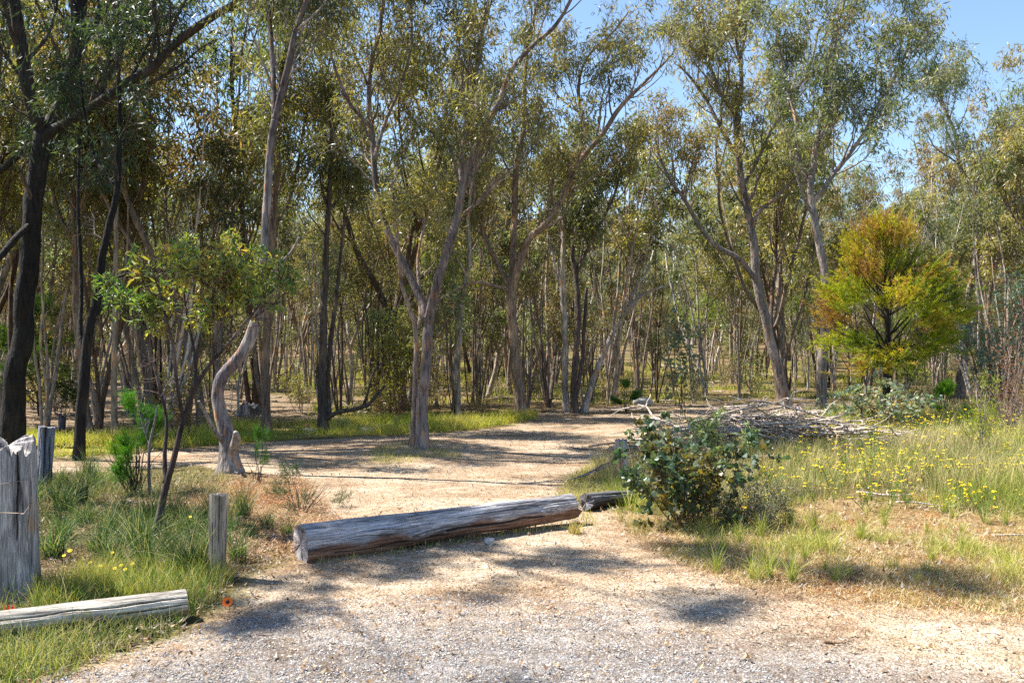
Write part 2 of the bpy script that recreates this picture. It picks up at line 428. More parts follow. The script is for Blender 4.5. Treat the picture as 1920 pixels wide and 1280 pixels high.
    f = noise(n, tc, 7, 6, .7); g = noise(n, tc, 38, 3, .7); big = noise(n, tc, .9, 5, .62)
    sc_ = n.nodes.new('ShaderNodeSeparateColor'); n.links.new(v1.outputs['Color'], sc_.inputs[0])
    col = mixc(n, col, (.55, .5, .45), ramp(n, v1.outputs['Distance'], [(.35, 0.), (.75, .75)]), 'MULTIPLY')
    col = mixc(n, col, (.42, .40, .40), ramp(n, sc_.outputs[0], [(.0, .8), (.22, .0)]), 'MULTIPLY')
    col = mixc(n, col, mixc(n, col, (1.45, 1.45, 1.45), 1., 'MULTIPLY'), ramp(n, sc_.outputs[1], [(.72, 0.), (.9, .8)]))
    col = mixc(n, col, (.62, .52, .42), ramp(n, f, [(.36, .75), (.56, 0.)]), 'MULTIPLY')
    col = mixc(n, col, (.55, .45, .36), ramp(n, g, [(.34, .75), (.5, 0.)]), 'MULTIPLY')
    col = mixc(n, col, (.66, .56, .47), ramp(n, big, [(.36, .75), (.54, 0.)]), 'MULTIPLY')
    col = mixc(n, col, (.72, .64, .56), ramp(n, noise(n, mapping(n, tc, (.7, 2.2, 1)), 1., 5, .65), [(.38, .7), (.5, 0.)]), 'MULTIPLY')
    n.links.new(col, bs.inputs['Base Color']); bs.inputs['Roughness'].default_value = .95; bs.inputs['Specular IOR Level'].default_value = .15
    h = mth(n, 'ADD', mth(n, 'MULTIPLY', v1.outputs['Distance'], -.6), mth(n, 'ADD', mth(n, 'MULTIPLY', v2.outputs['Distance'], -.25), mth(n, 'ADD', f, mth(n, 'MULTIPLY', g, .6))))
    bump(n, bs, h, .8, .022)
    tag(mb.build('ground', m), kind='structure')
ground()

def sample_poly(rng, P, n, ymax=1e9, p=1.):
    """n places inside a ground outline, thinning with distance."""
    y0, y1 = P[:, 1].min(), min(P[:, 1].max(), ymax); x0, x1 = P[:, 0].min(), P[:, 0].max()
    X = np.zeros(0); Y = np.zeros(0)
    while len(X) < n:
        m = n * 4
        y = np.exp(rng.uniform(math.log(y0), math.log(y1), m)) if p == 1 else rng.uniform(y0, y1, m)
        x = rng.uniform(x0, x1, m); k = inside(P, x, y)
        X = np.concatenate([X, x[k]]); Y = np.concatenate([Y, y[k]])
    return X[:n], Y[:n]

# palettes (linear, real leaf colours)
EUC = [(.03, .052, .024), (.07, .09, .035), (.13, .14, .05), (.21, .195, .07), (.31, .26, .10), (.29, .19, .10)]
EUC_GREY = [(.035, .065, .035), (.09, .125, .06), (.15, .18, .08), (.23, .24, .11), (.27, .21, .10)]
EUC_DARK = [(.018, .038, .022), (.03, .055, .03), (.045, .072, .04), (.065, .09, .045)]
YG = [(.10, .14, .02), (.2, .25, .03), (.3, .32, .05)]

DENS = 1.
def crown_leaves(mb, rng, P, per, size, wid, pal, spread, droop=.8, shape='lance', bias=0., ctint=1., m=0):
    """Hanging leaves scattered round the outer part of the twigs P."""
    M, K, _ = P.shape; n = int(M * per * DENS)
    i = rng.integers(0, M, n); t = .45 + .55 * rng.random(n)
    f = t * (K - 1); j = np.clip(f.astype(int), 0, K - 2); u = (f - j)[:, None]
    b = P[i, j] * (1 - u) + P[i, j + 1] * u + rng.normal(size=(n, 3)) * spread * np.array([1, 1, .8])
    T = nrm(P[i, -1] - P[i, 0])
    d = T * .35 + np.array([0, 0, -droop]) + rng.normal(size=(n, 3)) * .5
    tw = rng.random(M)[i]
    tint = .5 + bias + ctint * (.35 * vnoise(b[:, 0] * .8, b[:, 1] * .8, b[:, 2] * .8, 3) + .3 * (tw - .5)) + .3 * (rng.random(n) - .5)
    leaves(mb, rng, b, d, size, wid, pal, shape, m, tint=tint)

def make_tree(name, base, limbs, label, cat, group=None, seed=0, bark=(.2, .17, .145), flare=.3, zc=3., n1=26, n2=130, n3=700, per=26,
              L=(1.7, .8, .4), leaf=(.15, .18), pal=EUC, spread=.09, bias=0., dead=0, mats=(None, None), trunk_sides=10, barkfn=None, rough=.14,
              ctint=1., trop=.22, droop=.8, shape='lance', lift=.0):
    """limbs: list of (points (n,3), radii). The first is the main stem."""
    rng = np.random.default_rng(seed)
    base = np.asarray(base, float)
    root = thing(name, base, label, cat, group)
    tm = MB(); PP, RR = [], []
    for li, (p, r) in enumerate(limbs):
        n = max(10, int(6 * len(p))) if li else max(24, int(8 * len(p)))
        P, r_ = resample(p, r, n)
        dl = np.concatenate([[0], np.cumsum(np.linalg.norm(np.diff(P, axis=0), axis=1))])
        P = P + (.35 * r_ * sstep(0, .6, dl))[:, None] * np.stack([fbm(dl * 1.7 + seed, li, 0, 3, 1), fbm(dl * 1.7, li + 9, 0, 3, 2), 0 * dl], 1) * .8
        if li == 0:
            r_ = r_ * (1 + flare * np.exp(-dl / .22)); P[0, 2] -= .12
        cc = np.array(bark)[None] * np.ones((n, 1)) if barkfn is None else barkfn(P, dl)
        cc = np.repeat(cc, trunk_sides, axis=0)
        tubes(tm, P, r_, trunk_sides, cc, rough=rough, seed=seed + li)
        Q, q = resample(p, r, 24); PP.append(Q); RR.append(q)
    PP = np.array(PP); RR = np.array(RR)
    wt = np.linalg.norm(PP[:, -1] - PP[:, 0], axis=1) * np.where(PP[:, -1, 2] > base[2] + zc, 1, .0) + 1e-6
    b1, r1 = spawn(rng, PP, RR, n1, .15, 1, R(42), L[0], 8, trop, .16, .55, zmin=base[2] + zc, weight=wt)
    allP = [b1]
    tubes(tm, b1, r1, 6, np.asarray(bark) * 1.05)
    if dead:
        d1, q1 = spawn(rng, PP, RR, dead, .2, .9, R(60), L[0] * .7, 7, .02, .25, .4, zmin=base[2] + min(1.2, zc * .6))
        tubes(tm, d1, q1, 5, np.asarray(bark) * 1.2)
        d2, q2 = spawn(rng, d1, q1, dead * 3, .3, 1, R(50), L[1] * .6, 5, 0, .3, .6, rmin=.003)
        tubes(tm, d2, q2, 3, np.asarray(bark) * 1.2, cap=False)
    b2, r2 = spawn(rng, np.concatenate([b1]), r1, n2, .3, 1, R(38), L[1], 6, trop * .6, .2, .6, rmin=.004)
    tubes(tm, b2, r2, 4, np.asarray(bark) * 1.1, cap=False)
    b3, r3 = spawn(rng, b2, r2, n3, .35, 1, R(40), L[2], 5, .02, .25, .7, rmin=.0028)
    cm = MB()
    tubes(cm, b3, r3, 3, np.asarray(bark) * 1.1, m=1, cap=False)
    crown_leaves(cm, rng, b3, per, leaf[0], leaf[1], pal, spread, bias=bias, ctint=ctint, droop=droop, shape=shape)
    tm.build('trunk', mats[0] or M_BARK, root, base)
    cm.build('crown', [mats[1] or M_LEAF, M_TWIG], root, base, smooth=False)
    return root

DENS = .40
# ------------------------------------------------------------ the trees one can tell apart
def hero(stem, limbs=(), lean=0., name='eucalyptus_tree', **kw):
    """stem: (px, py, r_px) from the base up; limbs: (points, how far the limb reaches away (+) or towards (-) the viewer)."""
    b = at(stem[0][0], stem[0][1]); Y0 = b[1]
    dep = lambda py: Y0 + lean * (stem[0][1] - py) / 500.
    out = []
    P = [b] + [pt(x, y, dep(y)) for x, y, r in stem[1:]]
    out.append((np.array(P), np.array([max(r, .8) * Y0 / FPX for x, y, r in stem])))
    for pts, dr in limbs:
        y0 = dep(pts[0][1]); n = len(pts) - 1
        P = [pt(x, y, y0 + dr * (i / n) ** .8) for i, (x, y, r) in enumerate(pts)]
        out.append((np.array(P), np.array([max(r, .6) * Y0 / FPX for x, y, r in pts])))
    return make_tree(name, b, out, **kw)

burnt = (.012, .011, .011); greyb = (.21, .18, .16); brown = (.17, .12, .09); pale = (.36, .31, .26)
def mottle(c1, c2, lo=-.1, hi=.25, sc=2.2, z0=None, z1=None, top=None):
    def f(P, dl):
        t = sstep(lo, hi, fbm(P[:, 0] * sc, P[:, 1] * sc, P[:, 2] * sc * .6, 3, 17))[:, None]
        C = np.array(c1) * (1 - t) + np.array(c2) * t
        if top is not None:
            q = sstep(z0, z1, P[:, 2])[:, None]; C = C * (1 - q) + np.array(top) * q
        return C
    return f

hero([(20, 838, 24), (27, 740, 19.5), (38, 650, 18.5), (50, 540, 18), (60, 420, 17.5), (70, 330, 17), (84, 250, 17)],
     [([(84, 250, 14), (110, 200, 12), (135, 130, 13), (146, 60, 13), (150, -20, 12), (158, -160, 9), (150, -330, 5)], .5),
      ([(86, 255, 13), (130, 228, 10), (180, 198, 9), (235, 158, 8.5), (285, 128, 8), (320, 90, 7), (355, 62, 8), (400, 32, 7), (450, 0, 6), (520, -60, 5), (600, -150, 3)], -1.2),
      ([(80, 250, 14), (58, 190, 12), (42, 110, 11), (30, 30, 10), (14, -60, 9), (-30, -200, 6)], -.8),
      ([(64, 415, 6), (30, 445, 6), (-10, 490, 6), (-80, 530, 4)], -1.),
      ([(82, 262, 8), (40, 285, 7), (0, 320, 6), (-60, 340, 5)], 1.)],
     label='thick fire-blackened eucalypt, the stoutest tree, whose long limb sweeps up over the clearing', cat='tree', seed=11,
     bark=(.075, .062, .055), barkfn=mottle(burnt, (.02, .018, .017), z0=3.8, z1=6, top=(.055, .047, .042)), zc=3.3, n1=44, n2=260, n3=1500, per=24, leaf=(.12, .19), L=(1.9, .8, .4),
     pal=EUC_DARK, trunk_sides=20, rough=.12, bias=-.1)
hero([(148, 862, 10), (152, 790, 10), (158, 700, 9.5), (168, 620, 9), (182, 560, 8), (190, 490, 7), (203, 430, 6.5), (216, 380, 6), (222, 330, 5), (224, 240, 4), (222, 120, 3)],
     [([(160, 690, 5), (150, 620, 5), (152, 560, 4), (150, 480, 4), (146, 380, 3), (150, 260, 2.5)], .8),
      ([(186, 545, 3), (220, 520, 3), (260, 512, 2.5), (300, 520, 2)], -.6), ([(218, 350, 3), (180, 300, 3), (160, 220, 2), (150, 140, 2)], .6)],
     label='thin black charred eucalypt standing at the near edge of the side track', cat='tree', seed=12, bark=(.05, .042, .038),
     barkfn=mottle(burnt, (.022, .02, .018)), zc=3.0, n1=14, n2=60, n3=360, per=18, pal=EUC_DARK, L=(1.2, .6, .35), dead=8, trunk_sides=14)
hero([(432, 886, 17), (430, 850, 15), (422, 812, 13.5), (412, 775, 12), (410, 735, 11), (420, 705, 11), (440, 680, 11), (463, 645, 11), (480, 600, 10.5), (490, 555, 10), (495, 500, 8.5), (498, 430, 8), (503, 350, 7), (508, 270, 7), (515, 225, 7)],
     [([(514, 228, 5), (513, 170, 5), (510, 100, 4.5), (505, 40, 4.5), (500, -30, 5), (498, -170, 3)], .5),
      ([(516, 225, 6.5), (530, 165, 6), (543, 115, 6), (553, 60, 5), (575, 0, 5), (600, -110, 4), (610, -220, 3)], -.4),
      ([(522, 205, 4), (540, 150, 4), (556, 100, 3), (580, 60, 2)], .8),
      ([(432, 858, 8), (441, 834, 9), (443, 818, 7), (441, 810, 4)], -.25),
      ([(425, 834, 6), (405, 812, 4.5), (385, 775, 3.5), (372, 752, 2.5)], -.5),
      ([(495, 530, 3), (520, 500, 3), (548, 470, 2), (560, 445, 1.5)], -.4)],
     label='pale crooked eucalypt with a burl at its foot, bent low before it straightens', cat='tree', seed=13, bark=(.27, .235, .22),
     barkfn=mottle((.22, .195, .19), (.11, .095, .105), z0=3.2, z1=4.4, top=(.105, .085, .085)), zc=4.6, n1=30, n2=150, n3=900, per=24, trunk_sides=20, rough=.22, L=(1.6, .7, .35), flare=.7, leaf=(.1, .2))
hero([(791, 839, 13), (792, 800, 11), (794, 745, 10.5), (798, 690, 10), (801, 640, 10), (803, 595, 9.5)],
     [([(802, 605, 8), (788, 560, 7.5), (765, 512, 7), (740, 465, 6.5), (720, 415, 6.5), (706, 350, 6), (699, 270, 5.5), (692, 190, 5), (697, 115, 4.5), (712, 55, 4), (722, -30, 3.5), (730, -160, 2)], .7),
      ([(804, 605, 9.5), (812, 560, 9), (826, 510, 8.5), (842, 462, 8), (858, 408, 7.5), (868, 345, 7.5), (885, 295, 7), (912, 240, 6), (936, 190, 5), (960, 130, 5), (1000, 85, 4), (1040, 50, 3.5), (1070, 0, 3), (1110, -90, 2)], -.6),
      ([(866, 350, 6), (866, 290, 5), (880, 230, 5), (888, 170, 4), (900, 90, 4), (915, 10, 3), (930, -100, 2)], .4),
      ([(701, 300, 4), (722, 230, 3.5), (752, 160, 3), (770, 90, 3), (772, 10, 2.5), (780, -80, 2)], .9),
      ([(697, 240, 4), (660, 200, 3), (640, 160, 3), (620, 100, 2)], -.6),
      ([(872, 400, 4), (905, 370, 3.5), (935, 330, 2.5), (950, 315, 2)], -.5)],
     label='forked grey eucalypt growing alone on the edge of the sandy track', cat='tree', seed=14, bark=(.17, .135, .12),
     barkfn=mottle((.20, .165, .15), (.13, .105, .10)), zc=3.6, n1=52, n2=300, n3=1900, per=24, leaf=(.125, .17), L=(1.7, .8, .4), trunk_sides=20, flare=.3)
hero([(773, 836, 6.5), (776, 790, 6), (778, 735, 5.5), (779, 690, 5.5), (781, 655, 5), (779, 620, 4.5), (775, 590, 4)],
     [([(779, 610, 4), (765, 570, 4), (752, 530, 3), (748, 480, 3), (744, 420, 2.5), (735, 340, 2)], -.3),
      ([(780, 625, 4), (788, 590, 3.5), (786, 540, 3), (784, 480, 2.5), (800, 400, 2)], .8)],
     label='slim companion stem rising close against the forked grey eucalypt', cat='tree', seed=15, bark=(.24, .185, .15), zc=2.6, n1=10, n2=40, n3=240, per=20, L=(.9, .5, .3), flare=.3)
hero([(977, 782, 11.5), (974, 740, 11), (969, 690, 10.5), (964, 640, 10), (960, 590, 9.5), (957, 550, 10), (956, 520, 8)],
     [([(957, 545, 7), (962, 480, 7), (964, 420, 6), (966, 350, 6), (972, 290, 5), (983, 230, 5), (984, 160, 4), (990, 80, 3.5), (1010, 0, 3), (1020, -90, 2)], .6),
      ([(957, 550, 8), (972, 500, 7.5), (990, 450, 7), (1019, 424, 6), (1052, 375, 6), (1090, 300, 5), (1127, 255, 4.5), (1165, 199, 4), (1202, 161, 3), (1240, 124, 2), (1262, 100, 1.2)], -.8),
      ([(956, 535, 5), (935, 500, 5), (912, 450, 4.5), (895, 400, 4), (872, 380, 3), (850, 360, 2)], .8),
      ([(1092, 298, 4), (1094, 240, 3), (1085, 170, 3), (1100, 110, 2), (1150, 60, 2), (1180, 20, 1.3)], .6),
      ([(958, 545, 4), (925, 535, 3.5), (890, 530, 3), (850, 545, 2), (820, 565, 1.5)], -1.)],
     label='tall brown eucalypt with spreading upper limbs, at the bend of the sandy track', cat='tree', seed=16, bark=(.22, .16, .115),
     zc=3.4, n1=52, n2=300, n3=1800, per=24, leaf=(.155, .18), pal=EUC, bias=.1, trunk_sides=16, L=(1.9, .9, .45))
hero([(1476, 764, 10), (1462, 705, 9), (1448, 650, 9), (1434, 595, 8.5), (1422, 545, 8.5), (1415, 500, 8), (1413, 455, 7.5), (1404, 405, 7), (1392, 345, 6.5), (1384, 285, 6), (1379, 210, 5)],
     [([(1379, 212, 4), (1390, 165, 4), (1388, 120, 3.5), (1380, 60, 3), (1385, 0, 2.5), (1392, -60, 2)], .4),
      ([(1379, 215, 4), (1355, 180, 3.5), (1330, 120, 3), (1318, 60, 2.5), (1300, 10, 2)], -.4),
      ([(1386, 300, 4), (1350, 235, 4), (1325, 190, 3), (1298, 150, 2.5), (1270, 120, 1.5)], .5),
      ([(1414, 520, 5), (1385, 485, 5), (1345, 462, 4.5), (1312, 425, 4), (1282, 372, 3.5), (1255, 335, 3), (1235, 290, 2), (1228, 255, 1.3)], -.6),
      ([(1393, 350, 4), (1420, 300, 3.5), (1450, 240, 3), (1490, 175, 3), (1520, 120, 2.5), (1535, 50, 2)], .7),
      ([(1408, 440, 4), (1420, 400, 4), (1450, 375, 3.5), (1480, 345, 3), (1520, 305, 2)], -.5)],
     label='grey eucalypt leaning back over the brush pile with a long bare side limb', cat='tree', seed=17, bark=(.21, .18, .165),
     zc=4.6, n1=56, n2=330, n3=1900, per=22, leaf=(.17, .17), pal=EUC, bias=.12, trunk_sides=14, L=(1.9, .9, .45))
hero([(1540, 778, 11), (1541, 735, 9.5), (1541, 690, 9), (1545, 630, 8.5), (1549, 575, 8), (1546, 520, 7.5), (1536, 460, 7), (1528, 410, 6.5), (1520, 370, 6), (1522, 330, 6)],
     [([(1521, 340, 5), (1530, 270, 5), (1545, 200, 4), (1550, 120, 4), (1570, 50, 3), (1590, -20, 2.5)], .6),
      ([(1522, 385, 5), (1550, 345, 4.5), (1580, 305, 4), (1620, 250, 3.5), (1650, 190, 3), (1690, 120, 2.5), (1710, 60, 2)], -.6),
      ([(1521, 350, 4), (1495, 290, 4), (1490, 220, 3), (1470, 140, 2.5), (1460, 70, 2)], .9)],
     label='straight mottled grey eucalypt standing just beside the golden cypress-like bush', cat='tree', seed=18, bark=(.25, .215, .195),
     zc=4.2, n1=56, n2=330, n3=1900, per=22, leaf=(.17, .17), pal=EUC_GREY, bias=.05, trunk_sides=14, L=(2.0, .9, .45))
hero([(1800, 745, 9), (1804, 690, 8), (1810, 620, 7), (1815, 565, 6.5), (1826, 510, 6), (1836, 440, 5.5), (1830, 370, 5), (1822, 300, 4)],
     [([(1830, 375, 4), (1800, 310, 4), (1790, 250, 3), (1770, 200, 3), (1755, 150, 2)], .8),
      ([(1834, 430, 4), (1870, 370, 3.5), (1890, 320, 3), (1905, 260, 2)], -.5),
      ([(1812, 600, 3), (1792, 560, 3), (1786, 500, 2.5), (1780, 430, 2)], .6)],
     label='slender grey eucalypt rising past the far side of the golden bush', cat='tree', seed=19, bark=(.2, .17, .155),
     zc=3.2, n1=44, n2=240, n3=1500, per=22, leaf=(.17, .17), pal=EUC_GREY, bias=-.08, L=(1.8, .9, .45))
hero([(1095, 772, 8), (1106, 730, 6), (1122, 685, 5.5), (1146, 630, 5), (1170, 590, 4), (1196, 560, 3.5), (1222, 545, 2.5), (1250, 535, 1.5)],
     [([(1172, 588, 3), (1190, 545, 2.5), (1215, 505, 2), (1225, 470, 1.3)], .5)],
     label='thin pale tree leaning hard across the others beyond the track bend', cat='tree', seed=20, bark=(.3, .27, .24),
     zc=1.6, n1=6, n2=14, n3=50, per=12, L=(.8, .5, .3), leaf=(.15, .18), dead=6, flare=.3)
hero([(606, 810, 11), (604, 770, 8.5), (603, 700, 8), (606, 620, 7), (610, 540, 6), (612, 460, 5.5), (618, 360, 5), (622, 250, 4), (620, 150, 3)],
     [([(612, 785, 5), (635, 772, 4.5), (665, 767, 4), (690, 758, 3.5), (705, 742, 3), (722, 722, 2)], -.3),
      ([(680, 764, 3), (690, 735, 2.5), (700, 700, 2), (715, 680, 1.5)], -.2),
      ([(618, 780, 5), (614, 720, 5), (620, 640, 4.5), (630, 560, 4), (640, 460, 3), (650, 350, 2)], .6)],
     label='dark double-stemmed eucalypt with a low limb stretched out flat above the grass', cat='tree', seed=21, bark=(.075, .06, .05),
     zc=3.4, n1=24, n2=120, n3=700, per=22, leaf=(.15, .18), L=(1.4, .7, .4))
hero([(500, 812, 9), (498, 760, 8), (497, 690, 7.5), (502, 610, 7), (507, 520, 7), (512, 420, 6.5), (520, 320, 5.5), (522, 220, 5), (530, 100, 4)],
     [([(512, 430, 3), (540, 380, 3), (560, 300, 2.5), (575, 200, 2)], .6), ([(498, 770, 4), (480, 700, 4), (478, 600, 3), (470, 500, 2.5), (455, 400, 2)], .9)],
     label='straight brown eucalypt right behind the pale crooked one', cat='tree', seed=22, bark=(.16, .115, .085),
     zc=4, n1=26, n2=130, n3=800, per=22, leaf=(.15, .18), L=(1.5, .7, .4))
hero([(856, 785, 9), (855, 740, 8), (857, 690, 7.5), (860, 640, 7), (861, 600, 7), (862, 570, 6.5)],
     [([(862, 575, 4), (850, 530, 3.5), (848, 470, 3), (840, 400, 2.5), (836, 300, 2)], .5),
      ([(862, 575, 5), (872, 530, 4.5), (880, 480, 4), (878, 400, 3), (890, 300, 2.5), (895, 200, 2)], -.4)],
     label='smooth pale grey eucalypt forking just above head height behind the yellow verge', cat='tree', seed=23, bark=(.27, .235, .2),
     zc=2.8, n1=24, n2=120, n3=700, per=22, leaf=(.15, .18), L=(1.3, .7, .4), bias=.05)
hero([(1063, 772, 7.5), (1060, 720, 6.5), (1060, 650, 6), (1058, 600, 6), (1055, 540, 5.5), (1056, 470, 5), (1060, 380, 4), (1066, 300, 3)],
     [([(1058, 560, 3), (1040, 500, 3), (1030, 430, 2.5), (1035, 350, 2)], .6)],
     label='smooth pale trunk of a pair standing at the far rim of the track', cat='tree', seed=24, bark=(.36, .32, .28),
     zc=3.6, n1=24, n2=120, n3=700, per=22, leaf=(.155, .18), L=(1.3, .7, .4))
hero([(1078, 774, 8), (1076, 720, 6), (1080, 660, 5.5), (1085, 590, 5), (1080, 520, 5), (1074, 470, 4.5), (1085, 400, 4), (1086, 310, 3)],
     [([(1079, 520, 4), (1100, 470, 3.5), (1120, 430, 3), (1150, 370, 2.5), (1170, 300, 2)], -.5), ([(1076, 760, 5), (1090, 690, 4), (1096, 610, 3.5), (1100, 540, 3)], .3)],
     label='dark trunk touching the smooth pale one at the far rim of the track', cat='tree', seed=25, bark=(.09, .07, .06),
     zc=3.2, n1=26, n2=130, n3=750, per=22, leaf=(.155, .18), L=(1.4, .7, .4))
hero([(1462, 742, 6), (1466, 690, 5.5), (1466, 620, 5), (1462, 550, 5), (1455, 500, 4.5), (1452, 440, 4), (1470, 370, 3.5), (1490, 300, 3)],
     [([(1454, 490, 3), (1440, 440, 3), (1432, 380, 2.5), (1440, 300, 2)], .6)],
     label='slim grey eucalypt directly behind the one leaning over the brush pile', cat='tree', seed=26, bark=(.2, .18, .17),
     zc=3.2, n1=26, n2=130, n3=800, per=22, leaf=(.15, .2), L=(1.5, .8, .4), bias=.08)
hero([(215, 818, 6), (214, 740, 5.5), (215, 640, 5), (217, 520, 4.5), (218, 400, 4), (222, 280, 3)],
     [([(216, 600, 2.5), (230, 540, 2.5), (238, 470, 2), (240, 380, 1.5)], .4)],
     label='upright thin tan trunk behind the thin black charred one', cat='tree', seed=27, bark=(.28, .22, .17), zc=4, n1=18, n2=90, n3=500, per=22, L=(1.2, .6, .4))
hero([(167, 812, 8), (160, 760, 7.5), (152, 690, 7), (146, 620, 7), (142, 540, 6), (141, 450, 6), (138, 380, 5), (150, 280, 4), (160, 180, 3)],
     [([(142, 460, 4), (110, 400, 4), (90, 330, 3), (60, 280, 2.5)], .5), ([(145, 400, 3), (165, 340, 3), (160, 250, 2)], -.5)],
     label='brown curving eucalypt seen between the two charred trunks', cat='tree', seed=28, bark=(.19, .14, .11), zc=3.2, n1=26, n2=130, n3=700, per=22, L=(1.4, .7, .4))
hero([(167, 775, 6), (190, 730, 5), (214, 690, 5), (236, 645, 4.5), (258, 612, 4), (274, 588, 3)],
     [([(214, 690, 2.5), (250, 700, 2), (290, 690, 1.5)], .4), ([(236, 645, 2.5), (225, 600, 2), (228, 560, 1.4)], .6)],
     label='bare pale dead trunk slanting up between the thin left-hand trees', cat='dead tree', seed=29, bark=(.5, .43, .36), zc=.8, n1=4, n2=8, n3=12, per=0.1, L=(.7, .4, .3), dead=8, flare=.1, name='dead_tree')

# ------------------------------------------------------------ woodland behind: a few kinds grown once, then copied tree by tree
ORD = ['first', 'second', 'third', 'fourth', 'fifth', 'sixth', 'seventh', 'eighth', 'ninth', 'tenth', 'eleventh', 'twelfth', 'thirteenth',
       'fourteenth', 'fifteenth', 'sixteenth', 'seventeenth', 'eighteenth', 'nineteenth', 'twentieth', 'twenty-first', 'twenty-second', 'twenty-third', 'twenty-fourth', 'twenty-fifth', 'twenty-sixth', 'twenty-seventh', 'twenty-eighth', 'twenty-ninth', 'thirtieth']
MARKS = [(-400, 'left of the thick burnt tree'), (24, 'between the thick burnt tree and thin black one'), (150, 'between the thin black tree and crooked pale one'),
         (430, 'between the crooked pale tree and dark double-stemmed one'), (606, 'between the dark double-stemmed tree and forked grey one'),
         (790, 'between the forked grey tree and bend brown one'), (975, 'between the bend brown tree and leaning thin one'),
         (1110, 'between the thin leaning tree and brush pile one'), (1476, 'between the brush pile tree and golden bush'), (1660, 'right of the golden bush trunk')]
def order_labels(items, fmt):
    """items: (px, object, kind words). Number them from the left between two landmark trees, row by row."""
    groups = {}
    for px, o, key in items:
        mk = [m for x, m in MARKS if px >= x][-1]
        groups.setdefault((mk, key), []).append((px, o))
    for (mk, key), v in groups.items():
        v.sort(key=lambda q: q[0])
        for i, (px, o) in enumerate(v):
            o['label'] = fmt.format(ord=ORD[min(i, 29)], key=key, mark=mk) if len(v) > 1 else fmt.format(ord='only', key=key, mark=mk).replace(' from left', '')
def auto_limbs(rng, H, kind):
    def stem(p, d, L, r0, r1, k=9, trop=.1, wob=.09):
        P = [np.array(p, float)]; d = np.array(d, float)
        for _ in range(k - 1):
            d = d + np.array([0, 0, trop]) + wob * rng.normal(size=3) * np.array([.75, .75, .2]); d /= np.linalg.norm(d)
            P.append(P[-1] + d * L / (k - 1))
        return np.array(P), np.linspace(r0, r1, k)
    out = []
    lean = rng.normal(size=2) * .07
    if kind == 'tall':
        a = rng.uniform(0, 6.28); comp = stem((.12 * math.cos(a), .12 * math.sin(a), -.05), (.17 * math.cos(a), .17 * math.sin(a), 1), H * .7, .005 * H + .006, .01, 12, .06, .08)
        t = stem((0, 0, 0), (*lean, 1), H * .85, .0075 * H + .008, .016, 12, .1, .12); out.append(t)
        if H > 5: out.append(comp)
        for q in rng.uniform(.3, .8, 5):
            i = int(q * 11); a = rng.uniform(0, 6.28); out.append(stem(t[0][i], (math.cos(a) * .7, math.sin(a) * .7, .9), H * (1 - q) * .75, t[1][i] * .6, .012))
    elif kind == 'fork':
        h = H * rng.uniform(.16, .32); t = stem((0, 0, 0), (*lean, 1), h, .008 * H + .012, .0072 * H + .008, 6, .05, .08); out.append(t)
        a = rng.uniform(0, 6.28)
        for j in range(rng.integers(2, 4)):
            aa = a + j * 2.3; s = stem(t[0][-1], (math.cos(aa) * .45, math.sin(aa) * .45, 1), (H - h) * rng.uniform(.8, 1), t[1][-1] * .8, .018, 11, .08, .14); out.append(s)
            for q in (.35, .6):
                i = int(q * 10); b = rng.uniform(0, 6.28); out.append(stem(s[0][i], (math.cos(b) * .6, math.sin(b) * .6, .9), (H - h) * (1 - q) * .7, s[1][i] * .6, .012))
    else:
        for j in range(rng.integers(2, 5)):
            a = rng.uniform(0, 6.28); t = stem((.06 * math.cos(a), .06 * math.sin(a), -.05), (.15 * math.cos(a), .15 * math.sin(a), 1), H * rng.uniform(.6, .85), .0042 * H + .006, .008, 12, .04, .08); out.append(t)
        t = stem((0, 0, 0), (*lean * 1.6, 1), H * .9, .0055 * H + .008, .010, 12, .06, .07); out.append(t)
        for q in rng.uniform(.5, .85, 3):
            i = int(q * 11); a = rng.uniform(0, 6.28); out.append(stem(t[0][i], (math.cos(a) * .5, math.sin(a) * .5, .9), H * (1 - q) * .7, t[1][i] * .6, .01))
    return out
PROTO = []
for i, (kind, H, bk, pal, zc) in enumerate([
        ('tall', 10.5, (.26, .215, .18), EUC, 2.4), ('tall', 11, (.2, .155, .125), EUC_GREY, 2.6), ('tall', 10, (.15, .115, .095), EUC, 2.8), ('tall', 9.5, (.3, .26, .22), EUC_GREY, 3),
        ('fork', 10, (.22, .18, .155), EUC, 3.), ('fork', 9.5, (.17, .135, .11), EUC_GREY, 3.), ('fork', 10.5, (.28, .24, .205), EUC, 2.6),
        ('pole', 8.5, (.26, .205, .165), EUC, 3.0), ('pole', 8, (.14, .105, .085), EUC_GREY, 2.6), ('pole', 9, (.32, .27, .225), EUC, 3.4)]):
    rng = np.random.default_rng(100 + i)
    thin = kind == 'pole'
    o = make_tree('eucalyptus_tree', (0, 0, 0), auto_limbs(rng, H, kind), None, 'tree', 'woodland trees behind the track', seed=200 + i, bark=bk, zc=zc,
                  n1=16 if thin else 36, n2=60 if thin else 170, n3=280 if thin else 800, per=19, L=(1.2, .65, .45) if thin else (1.9, .95, .5), leaf=(.21, .19),
                  pal=pal, spread=.075, bias=[.1, 0, .18, -.05][i % 4], dead=5 if i % 2 else 2, mats=(M_BARKV, M_LEAFV), trunk_sides=9, flare=.45)
    PROTO.append((kind, H, o))
def skyline(px):
    return float(np.interp(px, [-400, 1120, 1165, 1190, 1290, 1330, 1400, 1700, 1770, 1800, 1835, 1850, 1880, 2000], [-300, -200, 60, 215, 225, 120, 60, 20, 60, 110, 190, 200, 150, 120]))
used = set(); TREES = []; rng = np.random.default_rng(42)
hero_xy = [(o.location.x, o.location.y) for o in COL.objects if o.type == 'EMPTY' and not o.name.startswith('x') and o.location.length > 1]
spots = list(hero_xy); tries = 0
